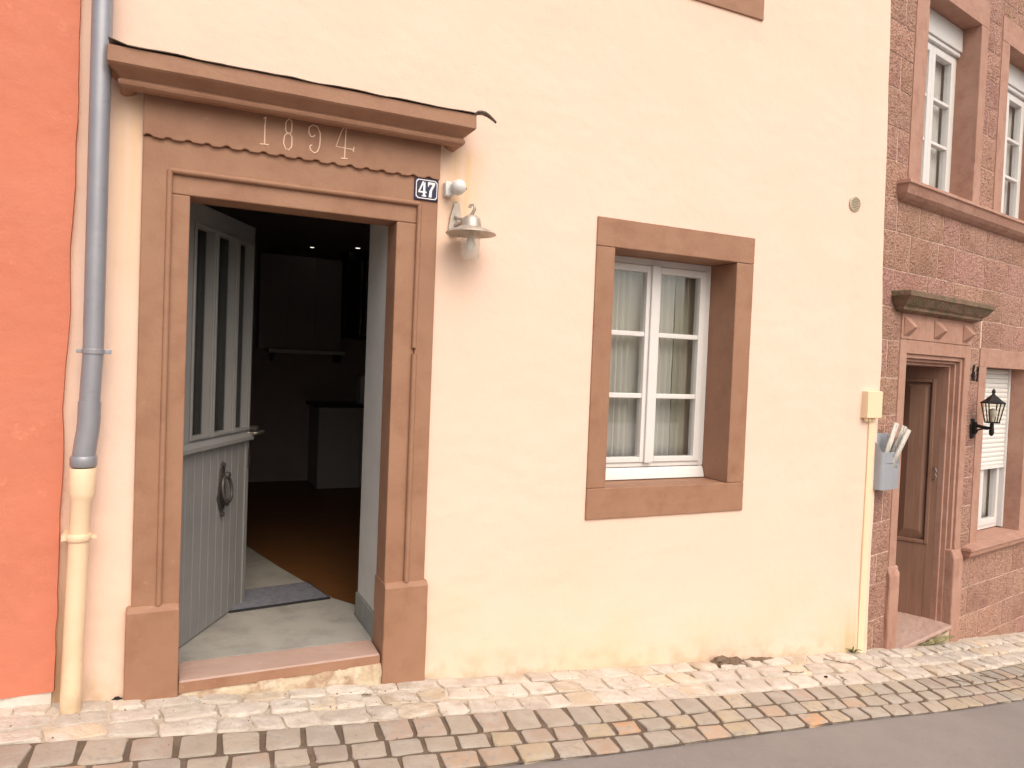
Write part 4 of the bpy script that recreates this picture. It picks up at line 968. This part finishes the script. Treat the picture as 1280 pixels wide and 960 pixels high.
# ------------------------------------------------------------------ litter on the pavement
gr = MB()
for k in range(420):
    t = random.uniform(-.6, 8); d = abs(random.gauss(0, .22)) if random.random() < .6 else random.uniform(.02, .95)
    if -.2 < t < 1.3 and d < .05: continue
    X, Y, Z = st(t, d); s_ = random.uniform(.0015, .005)
    vs = [(X+s_*random.uniform(.5, 1.4)*math.cos(a), Y+s_*random.uniform(.5, 1.4)*math.sin(a), Z+.009) for a in (0, 1.5, 3, 4.5)]+[(X, Y, Z+.011+s_*random.uniform(.4, 1.2))]
    gr.add(vs, [(0,1,4),(1,2,4),(2,3,4),(3,0,4)])
tag(gr.build('grit', M_drygrass), 'loose brown grit scattered over the cobbles', 'grit', kind='stuff')
def clump(name, x, y, lx, ly, h, M, seed, label, cat, rz=0, zoff=0):
    bm = bmesh.new(); bmesh.ops.create_icosphere(bm, subdivisions=4, radius=1)
    for v in bm.verts:
        n_ = .45*noise.noise((v.co.x*1.7+seed, v.co.y*1.7, v.co.z*1.7))+.30*noise.noise((v.co.x*5+seed, v.co.y*5, v.co.z*5))+.14*noise.noise((v.co.x*13, v.co.y*13+seed, v.co.z*13))
        v.co *= 1+n_; v.co = Vector((v.co.x*lx, v.co.y*ly, max(-.3, v.co.z)*h))
    me = bpy.data.meshes.new(name); bm.to_mesh(me); bm.free(); me.materials.append(M)
    o = bpy.data.objects.new(name, me); COL.objects.link(o); o.location = (x, y, gz(x)+zoff); o.rotation_euler = (0, R(4.5), rz)
    return tag(o, label, cat)
clump('dirt_clump', 3.42, -.085, .115, .045, .055, M_drygrass, 2, 'brown clump of dried dirt and plant litter at the foot of the cream wall', 'dirt', R(-12), .004)
clump('dirt_clump', 3.72, -.06, .14, .025, .024, M_drygrass, 7, 'low strip of dry litter just right of the large brown clump', 'dirt', R(-3), .003)
clump('pebble', -.186, -.022, .018, .013, .012, M_black, 4, 'tiny black pebble beside the left door plinth', 'pebble', 0, .006)
clump('pebble', 3.98, -.40, .022, .012, .012, M_black, 5, 'small dark pebble on the pale cobbles right of the window', 'pebble', .4, .012)
clump('moss_patch', 4.70, -.055, .055, .03, .014, M_moss, 3, 'green moss patch where the cable trunking meets the pavement', 'moss', 0, .002)
p = BW @ Vector((1.25, -.05, 0)); clump('moss_patch', p.x, p.y, .26, .022, .022, M_moss, 8, 'yellow green moss under the doorstep of the stone house', 'moss', ANG, .03)
wd = MB()
for k in range(16):
    a = random.uniform(0, 6.28); L_ = random.uniform(.03, .075); ux, uy = math.cos(a), math.sin(a)
    pts = [(0, 0, 0), (ux*L_*.4, uy*L_*.4, L_*.7), (ux*L_, uy*L_, L_*.8)]; pw = .006
    for (A, B__), (w0, w1) in zip(zip(pts, pts[1:]), ((pw*.4, pw), (pw, .001))):
        wd.add([(A[0]-uy*w0, A[1]+ux*w0, A[2]), (A[0]+uy*w0, A[1]-ux*w0, A[2]), (B__[0]+uy*w1, B__[1]-ux*w1, B__[2]), (B__[0]-uy*w1, B__[1]+ux*w1, B__[2])], [(0,1,2,3)])
o = wd.build('weed', M_leaf, None, solid=.0008); o.location = (4.66, -.05, gz(4.66)+.004); tag(o, 'small green weed sprouting beside the foot of the cable trunking', 'weed')
TW = [((3.80, .30), .16, 10, 'curved dry twig on the pale cobbles below the trunking'), ((4.35, .20), .22, -8, 'long dry twig near the foot of the trunking'), ((4.05, .47), .15, 70, 'thin bent stem lying across the gutter setts'),
      ((5.0, .62), .30, 5, 'tangled dry stem lying along the joint of the gutter setts'), ((.95, .19), .05, 20, 'tiny dry twig on the cobbles before the threshold'), ((4.6, .33), .2, 40, 'dry forked twig on the cobbles before the stone plinth'), ((5.45, .66), .24, 2, 'dry stem lying in the gutter farthest along the street')]
for (td, L_, an, lab) in TW:
    q = MB(); X, Y, Z = st(*td); n = 9
    pts = []
    for i in range(n):
        s = (i/(n-1)-.5)*L_; c = R(an); bend = .18*L_*math.cos(i/(n-1)*math.pi*1.3)+.03*L_*random.uniform(-1, 1)
        x = s*math.cos(c)-bend*math.sin(c); y = s*math.sin(c)+bend*math.cos(c); pts.append((x, y, gz(X+x)-gz(X)+.004*random.random()))
    q.tube(pts, [.0035-.002*i/n for i in range(n)], 5)
    for k in range(5):
        i = random.randint(1, n-2); a = random.uniform(0, 6.28); p0 = pts[i]; q.tube([p0, (p0[0]+.022*math.cos(a), p0[1]+.022*math.sin(a), p0[2]+.006)], [.002, .001], 4)
    o = q.build('twig', M_twig, None, smooth=True); o.location = (X, Y, Z+.021); tag(o, lab, 'twig')
